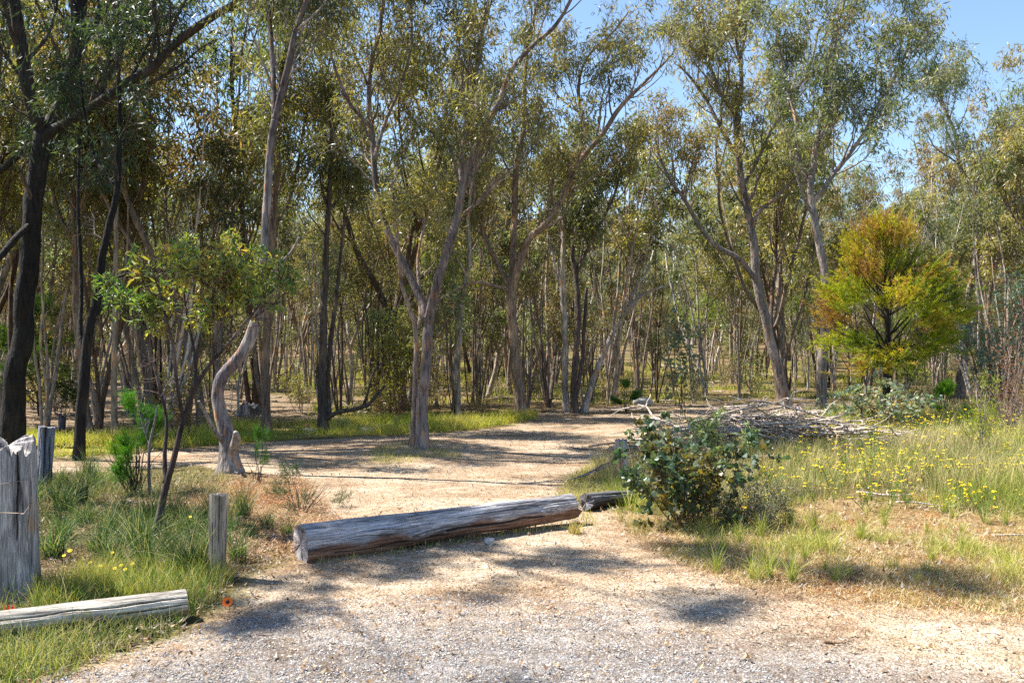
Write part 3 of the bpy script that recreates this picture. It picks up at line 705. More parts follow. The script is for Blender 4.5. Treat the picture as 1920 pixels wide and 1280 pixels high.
while len(TREES) < 298 and tries < 40000:
    tries += 1
    far = rng.random()
    y = 18.5 + (86 - 18.5) * far ** 1.45
    px = rng.uniform(-160, 2080); x = (px - 960) * y / FPX
    if sdist(SAND, np.array(x), np.array(y)) > -.5 or any(sdist(P, np.array(x), np.array(y)) > -.3 for P in STRIP): continue
    if y < 24 and px > 1180: continue
    if y < 27 and 1560 < px < 1780: continue
    if px < 640 and 20.5 < y < 34 and rng.random() < .4: continue
    if 860 < px < 1160 and 27 < y < 40 and rng.random() < .3: continue
    
    dmin = .45 + .01 * y
    if any((x - a) ** 2 + (y - b) ** 2 < dmin ** 2 for a, b in spots): continue
    kind, H, src = PROTO[rng.choice(10, p=[.07, .07, .08, .07, .07, .07, .07, .17, .16, .17])]
    sc = rng.uniform(.72, 1.25)
    lim = min(skyline(px - 50), skyline(px + 50)) if px > 1100 else skyline(px)
    top = CAMH + (HZ - lim) * y / FPX - float(gz(x, y))
    if H * sc > top: sc = top / H
    if sc < .55: continue
    spots.append((x, y)); loc = (x, y, float(gz(x, y)) - .04); rz = rng.uniform(0, 6.28)
    if src.name not in used: used.add(src.name); o = src; o.location = loc; o.rotation_euler = (0, 0, rz); o.scale = (sc,) * 3
    else: o = copy_thing(src, loc, rz, sc)
    o.rotation_euler = (rng.normal() * .05, rng.normal() * .05, rz)
    kd = {'tall': 'tall', 'fork': 'forked', 'pole': 'thin'}[kind]
    row = 'nearest row' if y < 31 else 'middle rows' if y < 50 else 'farthest rows'
    TREES.append((px, o, (kd, row)))
print('TREES', len(TREES), sum(1 for t in TREES if t[2][1] == 'nearest row'))
groups = {}
for px, o, key in TREES:
    mk = [m for x, m in MARKS if px >= x][-1]; groups.setdefault((mk, key), []).append((px, o))
for (mk, (kd, row)), v in groups.items():
    v.sort(key=lambda q: q[0])
    for i, (px, o) in enumerate(v):
        o['label'] = f"{ORD[i] + ' ' if len(v) > 1 else 'lone '}{kd} tree in {row} {mk}"

# young growth under them
SAP = []
for i, (H, pal, n, lf, bk) in enumerate([(4.6, EUC, -1, (.13, .22), (.17, .13, .10)), (4.0, EUC_GREY, -1, (.13, .22), (.26, .22, .18)), (5.4, EUC, -1, (.13, .22), (.11, .085, .07)),(3.2, EUC, 10, (.13, .24), (.2, .15, .12)), (2.6, EUC_GREY, 9, (.12, .3), (.22, .18, .15)), (3.8, YG, 9, (.11, .2), (.18, .14, .1))]):
    rng = np.random.default_rng(300 + i)
    o = make_tree('sapling', (0, 0, 0), auto_limbs(rng, H, 'pole' if n < 0 else 'tall'), None, 'sapling', 'saplings under the woodland trees', seed=310 + i, bark=bk, zc=.5 if n > 0 else 1.9,
                  n1=22 if n > 0 else 12, n2=70 if n > 0 else 36, n3=240 if n > 0 else 130, per=14, L=(.8, .45, .3), leaf=lf, pal=pal, spread=.08, mats=(M_BARKV, M_LEAFV), trunk_sides=6, bias=.1)
    SAP.append((H, o))
used = set(); items = []; rng = np.random.default_rng(43); tries = 0
while len(items) < 235 and tries < 60000:
    tries += 1
    y = 20 + 45 * rng.random() ** 1.1; px = rng.uniform(-120, 2040); x = (px - 960) * y / FPX
    if sdist(SAND, np.array(x), np.array(y)) > -.4 or any(sdist(P, np.array(x), np.array(y)) > -.3 for P in STRIP): continue
    if y < 25 and px > 1180: continue
    if px < 600 and 20 < y < 32 and rng.random() < .6: continue
    if any((x - a) ** 2 + (y - b) ** 2 < .3 for a, b in spots): continue
    spots.append((x, y)); k = rng.integers(0, 3) if rng.random() < .66 else 3 + (rng.integers(0, 3) if px > 1500 or rng.random() < .4 else rng.integers(0, 2)); H, src = SAP[k]; sc = rng.uniform(.6, 1.2)
    loc = (x, y, float(gz(x, y)) - .03)
    if src.name not in used: used.add(src.name); o = src; o.location = loc; o.scale = (sc,) * 3
    else: o = copy_thing(src, loc, rng.uniform(0, 6.28), sc)
    items.append((px, o, ['brown-stemmed slim', 'pale-stemmed slim', 'dark-stemmed slim', 'olive leafy', 'grey-green leafy', 'lime green leafy'][k]))
order_labels(items, '{ord} {key} sapling from left {mark}')

# woods too far and dense to count
def far_woodland():
    rng = np.random.default_rng(5); mb = MB(); n = 900
    y = rng.uniform(88, 135, n); x = rng.uniform(-.75, .75, n) * y; z = gz(x, y); H = rng.uniform(6, 12, n)
    P = np.stack([np.stack([x + rng.normal(size=n) * .5 * t, y, z + H * .8 * t], 1) for t in np.linspace(0, 1, 5)], 1)
    r = rng.uniform(.08, .2, n)[:, None] * np.linspace(1, .4, 5)
    cc = np.array([.2, .165, .14]) * rng.uniform(.4, 1.5, n)[:, None]
    tubes(mb, P, r, 5, cc, m=1, cap=False)
    m = 190; i = np.repeat(np.arange(n), m)
    cz = rng.normal(size=(n, 6, 3)) * np.array([1.3, 1.3, 2.2]); k = rng.integers(0, 6, n * m)
    b = np.stack([x[i], y[i], z[i] + H[i] * rng.uniform(.1, .85, n * m)], 1) + cz[i, k] + rng.normal(size=(n * m, 3)) * .55
    b[:, 2] = np.maximum(b[:, 2], z[i] + .4)
    leaves(mb, rng, b, np.array([0, 0, -.6]) + rng.normal(size=(n * m, 3)) * .6, .45, .4, EUC, tint=np.clip(.5 + .3 * rng.normal(size=n)[i] * .5 + .2 * rng.normal(size=n * m), 0, 1))
    tag(mb.build('far_woodland', [M_LEAF, M_TWIG], smooth=False), 'distant dense eucalypt woodland closing the view', 'woodland', kind='stuff')
far_woodland()

# ------------------------------------------------------------ trees beside the viewer, outside the frame, whose crowns shade the ground
DENS = .9
A = np.array
make_tree('eucalyptus_tree', A([-8.6, 12.2, float(gz(-8.6, 12.2))]),
          [(A([(-8.6, 12.2, 0), (-8.5, 11.8, 3), (-8.1, 11.0, 6), (-7.5, 10.1, 8.5), (-6.7, 9.3, 10.3), (-5.8, 9.0, 11.4), (-4.9, 9.0, 12.2)]), A([.13, .11, .09, .06, .035, .02, .01])),
           (A([(-7.7, 10.4, 7.8), (-7.5, 9.2, 8.9), (-7.3, 7.9, 9.0), (-7.0, 6.7, 9.4), (-6.9, 5.9, 9.6)]), A([.03, .022, .016, .012, .008])),
           (A([(-7.0, 9.6, 9.6), (-6.9, 8.6, 10.6), (-6.5, 7.9, 11.2)]), A([.03, .02, .01]))],
          'high-crowned eucalypt leaning out over the gravel beside the big split post', 'tree', 'trees beside the gravel, out of view', seed=935, bark=(.2, .17, .14), zc=8.0, n1=24, n2=85, n3=430,
          per=26, leaf=(.14, .2), L=(.95, .55, .35), spread=.06, trop=.1)
for x, y, k, sc, rz, lab in [(-7.6, 9.6, 8, .78, .7, 'low many-stemmed eucalypt close behind the big split post'), (-7.3, 8.0, 0, .55, 2.7, 'short leafy eucalypt nearest the viewer beside the big split post'), (-10.4, 14.0, 9, 1.05, 2.1, 'thin eucalypt beyond the fence line, left of the burnt tree'), (-11.5, 11.4, 6, .95, 3.3, 'forked eucalypt set well back from the gravel')]:
    o = copy_thing(PROTO[k][2], (x, y, float(gz(x, y)) - .04), rz, sc, lab)
    o['group'] = 'trees beside the gravel, out of view'

DENS = 1.
# ------------------------------------------------------------ shrubs
def plumes(mb, rng, c, d, n_per, ln, size, wid, cols, spread=.5, m=0):
    """Feathery sprays: n needles along a short axis from c (n,3) in direction d, all of one colour cols (n,3)."""
    n = len(c); i = np.repeat(np.arange(n), n_per); t = rng.random(n * n_per)
    dd = nrm(d)[i]
    b = c[i] + dd * (ln * t)[:, None]
    v = nrm(dd * 1.0 + rng.normal(size=dd.shape) * spread)
    nn = len(b); L = (size * rng.uniform(.6, 1.2, nn))[:, None]; s = nrm(np.cross(v, rng.normal(size=v.shape)))
    V = np.stack([b, b + v * L * .5 + s * L * wid * .5, b + v * L, b + v * L * .5 - s * L * wid * .5], 1)
    C = cols[i] * rng.uniform(.75, 1.25, nn)[:, None]
    mb.add(V.reshape(-1, 3), np.arange(nn * 4).reshape(nn, 4), np.repeat(C, 4, axis=0), m)

def plume_shrub(name, base, H, W, z0, n, label, cat, colf, seed, n_per=40, size=.05, ln=.16, wid=.12, stem_r=.05, bark=(.03, .025, .02), egg=1., up=.5, trunk=True, limbs=26, fill=.35, lobes=34):
    rng = np.random.default_rng(seed); base = np.asarray(base, float); root = thing(name, base, label, cat)
    tb = MB()
    if trunk:
        k = 9; zz = np.linspace(-.1, H * .93, k)
        P = np.stack([fbm(zz * 1.1, seed, 0, 2, 3) * .12, fbm(zz * 1.1, seed, 5, 2, 4) * .12, zz], 1); P[0, :2] = 0
        tubes(tb, P, np.linspace(stem_r * 1.2, .008, k), 10, bark, rough=.15)
        b, r = spawn(rng, P[None], np.linspace(stem_r * 1.2, .012, k)[None], limbs, .12, .9, R(60), W * .55, 7, .12, .12, .5, zmin=z0 * .6)
    else:
        a = rng.uniform(0, 6.28, limbs); rr = rng.uniform(.2, 1, limbs)
        b = np.stack([np.stack([np.cos(a) * rr * W * .5 * (.15 + .85 * t ** 1.1), np.sin(a) * rr * W * .5 * (.15 + .85 * t ** 1.1), -.03 + H * .85 * t * (1.1 - .4 * rr)], 1) for t in np.linspace(0, 1, 6)], 1)
        b[:, 1:-1] += rng.normal(size=(limbs, 4, 3)) * .02 * H
        r = np.linspace(stem_r, stem_r * .3, 6)[None] * rng.uniform(.6, 1, limbs)[:, None]
    tubes(tb, b, r, 5, np.array(bark) * 1.2, cap=False)
    tb.build('trunk' if trunk else 'stem', M_TWIG if not trunk else M_BARK, root)
    # sprays grouped in lobes, most on the outside of the crown
    nl = max(7, n // lobes)
    th = rng.uniform(0, 6.28, nl); h = rng.random(nl) ** .85; prof = np.interp(h, [0, .12, .28, .5, .78, 1], [.55, .85, 1., .9, .62, .18])
    rad = W / 2 * prof * (rng.uniform(.3, 1.08, nl) + .22 * (rng.random(nl) < .25))
    lc = np.stack([rad * np.cos(th), rad * np.sin(th), z0 + (H - z0) * h], 1)
    i = rng.integers(0, nl, n); c = lc[i] + rng.normal(size=(n, 3)) * np.array([1, 1, .8]) * W * .06
    out = np.stack([c[:, 0], c[:, 1], (c[:, 2] - (z0 + H) * .45) * .5], 1)
    d = nrm(nrm(out) * .9 + np.array([0, 0, up]) + rng.normal(size=(n, 3)) * .3)
    c = c - d * ln * .5
    cols = colf(rng, c, i, nl, h)
    cb = MB(); plumes(cb, rng, c, d, n_per, ln, size, wid, cols, m=0)
    cb.build('foliage', M_NEEDLE, root, smooth=False)
    return root
def gold(rng, c, i, nl, h):
    lobe = rng.random(nl)[i]; n = len(c); x = lobe * .8 + .35 * rng.random(n)
    pal = np.array([(.035, .06, .01), (.09, .14, .012), (.22, .28, .02), (.38, .37, .03), (.36, .24, .055), (.24, .14, .06)])
    hh = np.clip(.25 + .8 * h[i] + .25 * (rng.random(n) - .5), 0, 1)
    x = np.clip(x * .95 + .3 * hh - .16, 0, .999) * 5; j = x.astype(int); u = (x - j)[:, None]
    return pal[j] * (1 - u) + pal[np.minimum(j + 1, 5)] * u
def mono(*pal):
    pal = np.array(pal)
    def f(rng, c, i, nl, h):
        x = np.clip(.6 * rng.random(nl)[i] + .4 * rng.random(len(c)), 0, .999) * (len(pal) - 1); j = x.astype(int); u = (x - j)[:, None]
        return pal[j] * (1 - u) + pal[j + 1] * u
    return f
def gp(x, y): return np.array([x, y, float(gz(x, y))])
y = 19.5
plume_shrub('cypress_shrub', gp((1664 - 960) * y / FPX, y), 3.85, 2.75, .95, 2300, 'tall golden and lime feathery bush on a short black trunk', 'bush', gold, 61, n_per=40, size=.085, ln=.26, wid=.13, stem_r=.085, egg=1.0, limbs=40, lobes=42)
plume_shrub('needle_shrub', at(250, 922), 1.0, .85, .05, 330, 'bright green feathery broom bush behind the forked sapling', 'bush',
            mono((.03, .09, .012), (.05, .16, .02), (.1, .26, .03)), 62, n_per=40, size=.06, ln=.16, wid=.07, stem_r=.008, trunk=False, up=1.1, limbs=24)
plume_shrub('needle_shrub', at(484, 905), .62, .34, .05, 70, 'small upright green needle bush to the right of the crooked trunk', 'bush',
            mono((.03, .09, .015), (.06, .15, .03)), 63, n_per=30, size=.045, ln=.13, wid=.08, stem_r=.006, trunk=False, up=1.4, limbs=9)
plume_shrub('needle_shrub', at(565, 955), .42, .75, .02, 130, 'low dark blue-green bush in the shade near the end of the big log', 'bush',
            mono((.02, .05, .03), (.04, .08, .045), (.07, .11, .05)), 64, n_per=26, size=.04, ln=.12, wid=.09, stem_r=.005, trunk=False, up=.8, limbs=16)
plume_shrub('needle_shrub', gp((75 - 960) * 23 / FPX, 23), 2.7, 2.2, .15, 700, 'dark green needle bush growing behind the thick burnt trunk', 'bush',
            mono((.02, .05, .012), (.04, .09, .018), (.09, .14, .02)), 65, n_per=34, size=.09, ln=.22, wid=.12, stem_r=.03, up=.4)
plume_shrub('needle_shrub', gp((1768 - 960) * 20.5 / FPX, 20.5), .75, .95, .05, 200, 'fresh green low bush beside the golden bush above the yellow flowers', 'bush',
            mono((.05, .14, .01), (.1, .24, .02), (.2, .33, .03)), 66, n_per=34, size=.07, ln=.16, wid=.1, stem_r=.01, trunk=False, up=.8, limbs=14)
plume_shrub('needle_shrub', gp((1175 - 960) * 24.6 / FPX, 24.6), .75, .6, .05, 110, 'small bright green bush under the trees at the far rim of the track', 'bush',
            mono((.04, .12, .02), (.1, .2, .04)), 67, n_per=34, size=.08, ln=.16, wid=.1, stem_r=.01, trunk=False, up=.8, limbs=14)

def leafy_shrub(name, base, H, W, n_st, label, cat, seed, leaf, wid, pal, shape, per, stem=(.13, .06, .045), n2=60, leafz=.1, droop=.1, spread=.03, r=.006, bias=0., lean=(0, 0), mat_=None, flop=0.):
    rng = np.random.default_rng(seed); base = np.asarray(base, float); root = thing(name, base, label, cat)
    a = rng.uniform(0, 6.28, n_st); q = rng.uniform(.1, 1, n_st) ** .7; hh = H * rng.uniform(.7, 1.05, n_st) * (1.05 - .35 * q)
    P = np.stack([np.stack([np.cos(a) * q * W * .5 * (.25 + .75 * t ** (1.3 - flop)) + lean[0] * t, np.sin(a) * q * W * .5 * (.25 + .75 * t) + lean[1] * t, -.02 + hh * t ** (1 - flop * .3)], 1) for t in np.linspace(0, 1, 8)], 1)
    P[:, 1:] += rng.normal(size=(n_st, 7, 3)) * .012 * H
    rr = np.linspace(r, r * .35, 8)[None] * rng.uniform(.6, 1.2, n_st)[:, None]
    tb = MB(); tubes(tb, P, rr, 5, stem)
    b2, r2 = spawn(rng, P, rr, n2, .06, 1, R(50), H * .28, 5, .1, .15, .7, rmin=.0018)
    tubes(tb, b2, r2, 3, stem, cap=False)
    tb.build('stem', M_TWIG, root)
    cm = MB(); A = np.concatenate([b2, P[:, 3:]])if False else b2
    crown_leaves(cm, rng, A, per, leaf, wid, pal, spread, droop=droop, shape=shape, bias=bias)
    crown_leaves(cm, rng, P[:, 0:7], per * 2.2, leaf, wid, pal, spread, droop=droop, shape=shape, bias=bias)
    cm.build('foliage', mat_ or M_LEAF, root, smooth=False)
    return root
JUV = [(.012, .038, .022), (.02, .055, .03), (.035, .08, .045), (.08, .13, .08), (.10, .08, .03), (.28, .22, .03)]
b = at(1296, 984)
leafy_shrub('eucalyptus_bush', b, 1.04, 1.45, 24, 'dark round-leaved young eucalypt bush in front of the low post and dead branches', 'bush', 71, .054, .85, JUV, 'round', 12, n2=230, spread=.02, droop=-.1, r=.008)
leafy_shrub('saltbush', at(1415, 990), .48, .85, 30, 'low grey-leaved bush crouching right against the round-leaved bush', 'bush', 72, .022, .45,
            [(.05, .07, .03), (.12, .13, .08), (.26, .26, .2)], 'lance', 26, n2=170, spread=.03, droop=-.2, r=.004)
leafy_shrub('eucalyptus_bush', gp((1640 - 960) * 18.3 / FPX, 18.3), .95, 2.3, 22, 'pale silvery round-leaved bush round the foot of the golden bush', 'bush', 73, .075, .75,
            [(.04, .09, .06), (.1, .17, .12), (.22, .28, .22), (.3, .17, .1)], 'round', 8, n2=150, spread=.04, droop=0, r=.01)
leafy_shrub('eucalyptus_bush', gp((1880 - 960) * 23 / FPX, 23), 3.3, 2.4, 12, 'blue-green long-leaved young eucalypt behind the reddish twiggy bush', 'bush', 74, .15, .22,
            [(.05, .10, .08), (.1, .17, .14), (.2, .28, .23)], 'lance', 12, n2=160, spread=.08, droop=.7, r=.018)
leafy_shrub('twiggy_bush', gp((1885 - 960) * 16.5 / FPX, 16.5), 2.05, 1.2, 16, 'reddish-brown twiggy bush at the edge of the flowering grass', 'bush', 75, .06, .3,
            [(.16, .06, .04), (.25, .11, .07), (.12, .10, .04)], 'lance', 5, n2=170, spread=.04, droop=0, r=.009, stem=(.22, .16, .14))
leafy_shrub('wattle_sapling', gp((1836 - 960) * 13.2 / FPX, 13.2), 1.38, .62, 5, 'spindly lime-leaved wattle sapling standing in the flowering grass', 'sapling', 76, .05, .2,
            [(.12, .18, .02), (.26, .32, .04), (.38, .42, .06)], 'lance', 16, n2=46, spread=.03, droop=-.5, r=.009, stem=(.25, .2, .15))
leafy_shrub('eucalyptus_bush', gp((1282 - 960) * 21.5 / FPX, 21.5), 2.6, 1.1, 4, 'tall thin grey-green round-leaved sapling behind the brush pile', 'sapling', 77, .085, .65,
            [(.05, .09, .055), (.1, .15, .1), (.2, .25, .17)], 'round', 7, n2=60, spread=.06, droop=.2, r=.014)
leafy_shrub('eucalyptus_bush', gp((1360 - 960) * 13.6 / FPX, 13.6), .8, 1.0, 7, 'long sage-green leaves drooping over the near side of the brush pile', 'bush', 78, .14, .2,
            [(.09, .15, .06), (.18, .24, .11), (.25, .3, .16)], 'long', 9, n2=34, spread=.03, droop=.3, r=.006, flop=.3)
leafy_shrub('eucalyptus_bush', gp((735 - 960) * 22 / FPX, 22), 2.4, 1.5, 8, 'yellow-tipped young eucalypt left of the forked grey tree', 'sapling', 79, .11, .26,
            [(.08, .12, .03), (.2, .22, .03), (.36, .34, .04)], 'lance', 10, n2=80, spread=.07, droop=.4, r=.014)
leafy_shrub('eucalyptus_bush', gp((345 - 960) * 16.5 / FPX, 16.5), 1.45, 1.1, 7, 'small olive sapling across the side track behind the near sapling', 'sapling', 80, .08, .3,
            [(.08, .12, .03), (.16, .18, .05), (.2, .1, .05)], 'lance', 9, n2=60, spread=.05, droop=.2, r=.009)

# scrub under the woodland trees
SC = []; used = set()
for i, (H_, W_, pal, lf, wd, n_) in enumerate([(.9, 1.2, EUC, .09, .25, 9), (1.3, 1.1, EUC_GREY, .10, .3, 8), (.6, 1.1, [(.16, .12, .08), (.3, .24, .14), (.14, .15, .05)], .07, .15, 14), (1.7, 1.3, EUC, .11, .22, 7)]):
    SC.append(leafy_shrub('scrub_bush', (0, 0, 0), H_, W_, n_, None, 'bush', 830 + i, lf, wd, pal, 'lance', 6, n2=70, spread=.06, droop=.2, r=.010, stem=(.2, .16, .13), mat_=M_LEAFV))
    SC[-1]['group'] = 'scrub bushes under the woodland trees'
rng = np.random.default_rng(840); items = []; tries = 0
while len(items) < 84 and tries < 9000:
    tries += 1; y = rng.uniform(22, 58); px = rng.uniform(-40, 1960); x = (px - 960) * y / FPX
    if y < 27 and px > 1180 or 1560 < px < 1780 and y < 28: continue
    if sdist(SAND, np.array(x), np.array(y)) > -.8 or any(sdist(P, np.array(x), np.array(y)) > -.3 for P in STRIP): continue
    if any((x - a) ** 2 + (y - b_) ** 2 < .2 for a, b_ in spots): continue
    spots.append((x, y)); k = int(rng.integers(0, 4)); sc = rng.uniform(.7, 1.3); src = SC[k]; loc = (x, y, float(gz(x, y)))
    if k not in used: used.add(k); o = src; o.location = loc; o.scale = (sc,) * 3
    else: o = copy_thing(src, loc, rng.uniform(0, 6.28), sc)
    items.append((px, o, ['low olive', 'grey-green', 'dry twiggy', 'tall olive'][k]))
order_labels(items, '{ord} {key} scrub bush from left {mark}')

# the near sapling with an umbrella of glossy leaves
SAPL = [(.02, .06, .015), (.04, .11, .025), (.07, .16, .035), (.17, .22, .06), (.38, .34, .06), (.34, .09, .06)]
hero([(290, 1008, 6.5), (300, 960, 6.5), (310, 915, 6), (325, 860, 5.5), (340, 802, 5), (352, 765, 4.5), (370, 720, 4), (398, 678, 3.5), (432, 640, 3), (465, 600, 2.5), (500, 555, 1.8), (518, 540, 1)],
     [([(310, 905, 4.5), (309, 850, 4), (312, 790, 3.2), (300, 730, 3), (285, 670, 2.5), (268, 600, 2), (242, 555, 1.2)], .3),
      ([(345, 790, 4), (332, 720, 3.5), (325, 650, 3), (312, 600, 2.5), (300, 550, 2), (290, 520, 1.2)], -.25),
      ([(368, 724, 3.5), (364, 660, 3), (352, 600, 2.5), (345, 550, 2), (350, 515, 1.2)], .25),
      ([(398, 678, 3), (404, 620, 2.5), (398, 570, 2), (410, 510, 1.5), (415, 500, 1)], -.3),
      ([(432, 640, 2.5), (436, 590, 2), (450, 540, 1.6), (462, 515, 1)], .3),
      ([(465, 600, 2), (500, 580, 1.6), (535, 548, 1)], -.1)],
     lean=.15, name='sapling', label='near sapling with dark forking stems and an umbrella of glossy green, yellow and red leaves', cat='sapling', seed=83, bark=(.075, .05, .045), barkfn=mottle((.05, .035, .032), (.12, .09, .085)),
     zc=1.66, n1=50, n2=190, n3=560, per=8.5, leaf=(.07, .27), pal=SAPL, L=(.42, .26, .15), spread=.025, trunk_sides=10, flare=.2, dead=26, trop=.04, droop=.15, shape='long', bias=.02, rough=.1)
hero([(282, 930, 3), (279, 880, 2.8), (281, 830, 2.4), (290, 790, 2), (296, 760, 1.5)], [([(281, 835, 1.6), (268, 800, 1.3), (262, 770, 1)], .1)],
     name='sapling', label='bare thin grey stem standing just left of the near sapling', cat='sapling', seed=82, bark=(.16, .14, .14), zc=.5, n1=4, n2=8, n3=10, per=.1, L=(.25, .15, .1), flare=.1, dead=4)

# ------------------------------------------------------------ logs, posts, wire, stones
M_LOG = weathered_material('log_timber', grey=(.36, .35, .36), warm=(.24, .135, .09))
M_POST = weathered_material('split_post_timber', grey=(.31, .295, .29), warm=(.30, .19, .11))
M_POSTB = weathered_material('grey_blue_timber', grey=(.20, .225, .28), warm=(.20, .15, .12))
M_SLEEP = weathered_material('pale_timber', grey=(.38, .35, .30), warm=(.27, .205, .15))
M_TANP = weathered_material('tan_post_timber', grey=(.36, .31, .25), warm=(.30, .215, .14))
M_ROT = weathered_material('dark_rotten_timber', grey=(.13, .13, .145), warm=(.09, .065, .05))
def timber(name, p0, p1, r0, r1, label, cat, seed, material, cracks=(), grey='up', flare=0., jag=(0, 0), lump=.07, nx=200, na=132, bow=0., ov=1., tilt0=0., knots=()):
    """A weathered round of timber from p0 to p1: checks along the grain, lumps, broken ends."""
    p0, p1 = np.asarray(p0, float), np.asarray(p1, float); L = float(np.linalg.norm(p1 - p0))
    q = Vector(p1 - p0).to_track_quat('X', 'Z')
    th = np.linspace(0, 2 * math.pi, na, endpoint=False); x = np.linspace(0, L, nx)
    X, T = np.meshgrid(x, th, indexing='ij'); cx, sx = np.cos(T), np.sin(T)
    s = seed * 3.7
    r = (r0 + (r1 - r0) * X / L) * (1 + flare * np.exp(-X / (.16 * L)))
    r = r * (1 + lump * fbm(cx * 1.1 + s, sx * 1.1, X * 1.3 / max(r0 * 6, .3), 3, seed) * 2)
    for kx, kt in knots:
        dk = ((X - kx) / (r0 * .9)) ** 2 + (((T - kt + math.pi) % (2 * math.pi) - math.pi) / .38) ** 2
        r = r + r0 * .16 * np.exp(-dk * 2.2) - r0 * .22 * np.exp(-dk * 16)
    fib = np.abs(vnoise(T * 7 + .8 * fbm(X * 1.6, T * 1, s, 2, 8), X * 1.1, s, 4)) * .5 + np.abs(vnoise(T * 17 + 1.2 * fbm(X * 2.1, T * 1, s, 2, 6), X * 2.2, s, 5)) * .35
    fib = np.where(T > 5.8, fib * (2 * math.pi - T) / .48, fib)
    r = r - r0 * .06 * (1 - np.clip(fib * 3, 0, 1))
    G = .45 * (1 - np.clip(fib * 6, 0, 1))
    for th0, a, b_, dep, wd in cracks:
        wav = th0 + .3 * fbm(X * 2.2 + th0, th0, 0, 3, 3)
        dd = np.abs((T - wav + math.pi) % (2 * math.pi) - math.pi)
        win = sstep(a - .04, a + .05, X) * (1 - sstep(b_ - .05, b_ + .04, X)) * (.55 + .6 * (vnoise(X * 5, th0, 0, 2) * .5 + .5))
        e = np.exp(-(dd / wd) ** 2) * win; r = r - dep * e; G = np.maximum(G, np.clip(e * 1.5, 0, 1))
    je = jag[1] * (fbm(cx * 2.6 + s, sx * 2.6, 0, 3, 21) * 1.3 + .3 * vnoise(T * 9, s)) * sstep(.0, 1., X / L) ** 8
    js = jag[0] * (fbm(cx * 2.6 + s, sx * 2.6, 4, 3, 22) * 1.3) * (1 - sstep(0, 1, X / L)) ** 8 + tilt0 * sx * (1 - X / L)
    b = bow * np.sin(X / L * math.pi)
    V = np.stack([X + je + js, r * cx, r * sx * ov + b], -1)
    rows, C = V.reshape(-1, 3), None
    if grey == 'up':
        # local z is up for a lying log: the sky side has silvered
        red = np.clip(.5 + .75 * sx + .12 * fbm(X * 2, T, 0, 3, 9), 0, 1)
    else: red = np.clip(.62 + .6 * fbm(X * 1.6, cx * 1.5, sx * 1.5, 3, 12) - .35 * (1 - sstep(0, .35, X / L)), 0, 1)
    C = np.stack([red, G, 0 * G], -1).reshape(-1, 3)
    mb = MB(); k = np.arange(nx * na).reshape(nx, na)
    F = np.stack([k[:-1], np.roll(k, -1, 1)[:-1], np.roll(k, -1, 1)[1:], k[1:]], -1).reshape(-1, 4)
    mb.add(rows, F[:, ::-1], C)
    for end, ring in ((0, V[0]), (1, V[-1])):
        c0 = ring.mean(0); rr = [1, .8, .55, .3, .08]; vs = []; cs = []
        for f in rr:
            e = ring.copy(); e[:, 1:] = c0[1:] + (ring[:, 1:] - c0[1:]) * f
            e[:, 0] = c0[0] + (ring[:, 0] - c0[0]) * (f ** .7) + (1 - f) * (-1 if end else 1) * .0
            ck = np.clip(1 - 9 * np.abs(vnoise(th * 2.2 + seed, 0, 0, 6)) , 0, 1) * (.3 + .7 * f)
            e[:, 0] += (-1 if end else 1) * (.012 * ck + .004 * vnoise(th * 5, f * 6, 0, 2) * (f < 1))
            if f == 1: e = ring.copy()
            vs.append(e); cs.append(np.stack([.6 + 0 * th, .75 * ck, 0 * th], -1))
        vs = np.array(vs); k2 = np.arange(len(rr) * na).reshape(len(rr), na)
        F2 = np.stack([k2[:-1], np.roll(k2, -1, 1)[:-1], np.roll(k2, -1, 1)[1:], k2[1:]], -1).reshape(-1, 4)
        last = k2[-1][None]
        if end: F2 = F2[:, ::-1]; last = last[:, ::-1]
        mb.add(vs.reshape(-1, 3), [F2, last], np.array(cs).reshape(-1, 3))
    o = mb.build(name, material, None, (0, 0, 0))
    o.location = p0; o.rotation_mode = 'QUATERNION'; o.rotation_quaternion = q
    return tag(o, label, cat)

a0 = at(577, 1056); a1 = at(1086, 984)
ax = a1 - a0; nrm_ = np.array([-ax[1], ax[0], 0]) / np.linalg.norm(ax[:2])
timber('log', a0 + nrm_ * .12 + [0, 0, .125], a1 + nrm_ * .1 + [.0, 0, .155], .146, .118, 'big weathered barrier log lying across the start of the sandy track', 'log', 1, M_LOG,
       cracks=[(1.9, .3, 1.3, .01, .025), (2.5, 1.3, 2.5, .01, .02), (1.2, .9, 2.6, .01, .025), (3.45, 1.2, 2.2, .03, .10), (2.95, .1, .7, .008, .02), (2.2, 1.7, 2.3, .01, .018), (3.8, .2, 1.5, .01, .03), (2.7, .5, 1.1, .008, .015), (3.2, .9, 1.5, .01, .02)],
       nx=300, na=190, lump=.11, knots=[(1.75, 1.75), (.9, 3.4), (2.25, 3.0)], jag=(.0, .05))
a0 = at(-130, 1222); a1 = at(352, 1164)
ax = a1 - a0; nn = np.array([-ax[1], ax[0], 0]) / np.linalg.norm(ax[:2])
timber('log', a0 + nn * .07 + [0, 0, .075], a1 + nn * .07 + [0, 0, .085], .084, .088, 'small pale log half hidden by grass at the foot of the big split post', 'log', 2, M_SLEEP,
       cracks=[(1.6, .1, 1.7, .008, .04), (2.4, .3, 1.4, .01, .04), (2.9, .9, 1.7, .008, .04)], nx=200, na=110, lump=.05)
b = at(22, 1118)
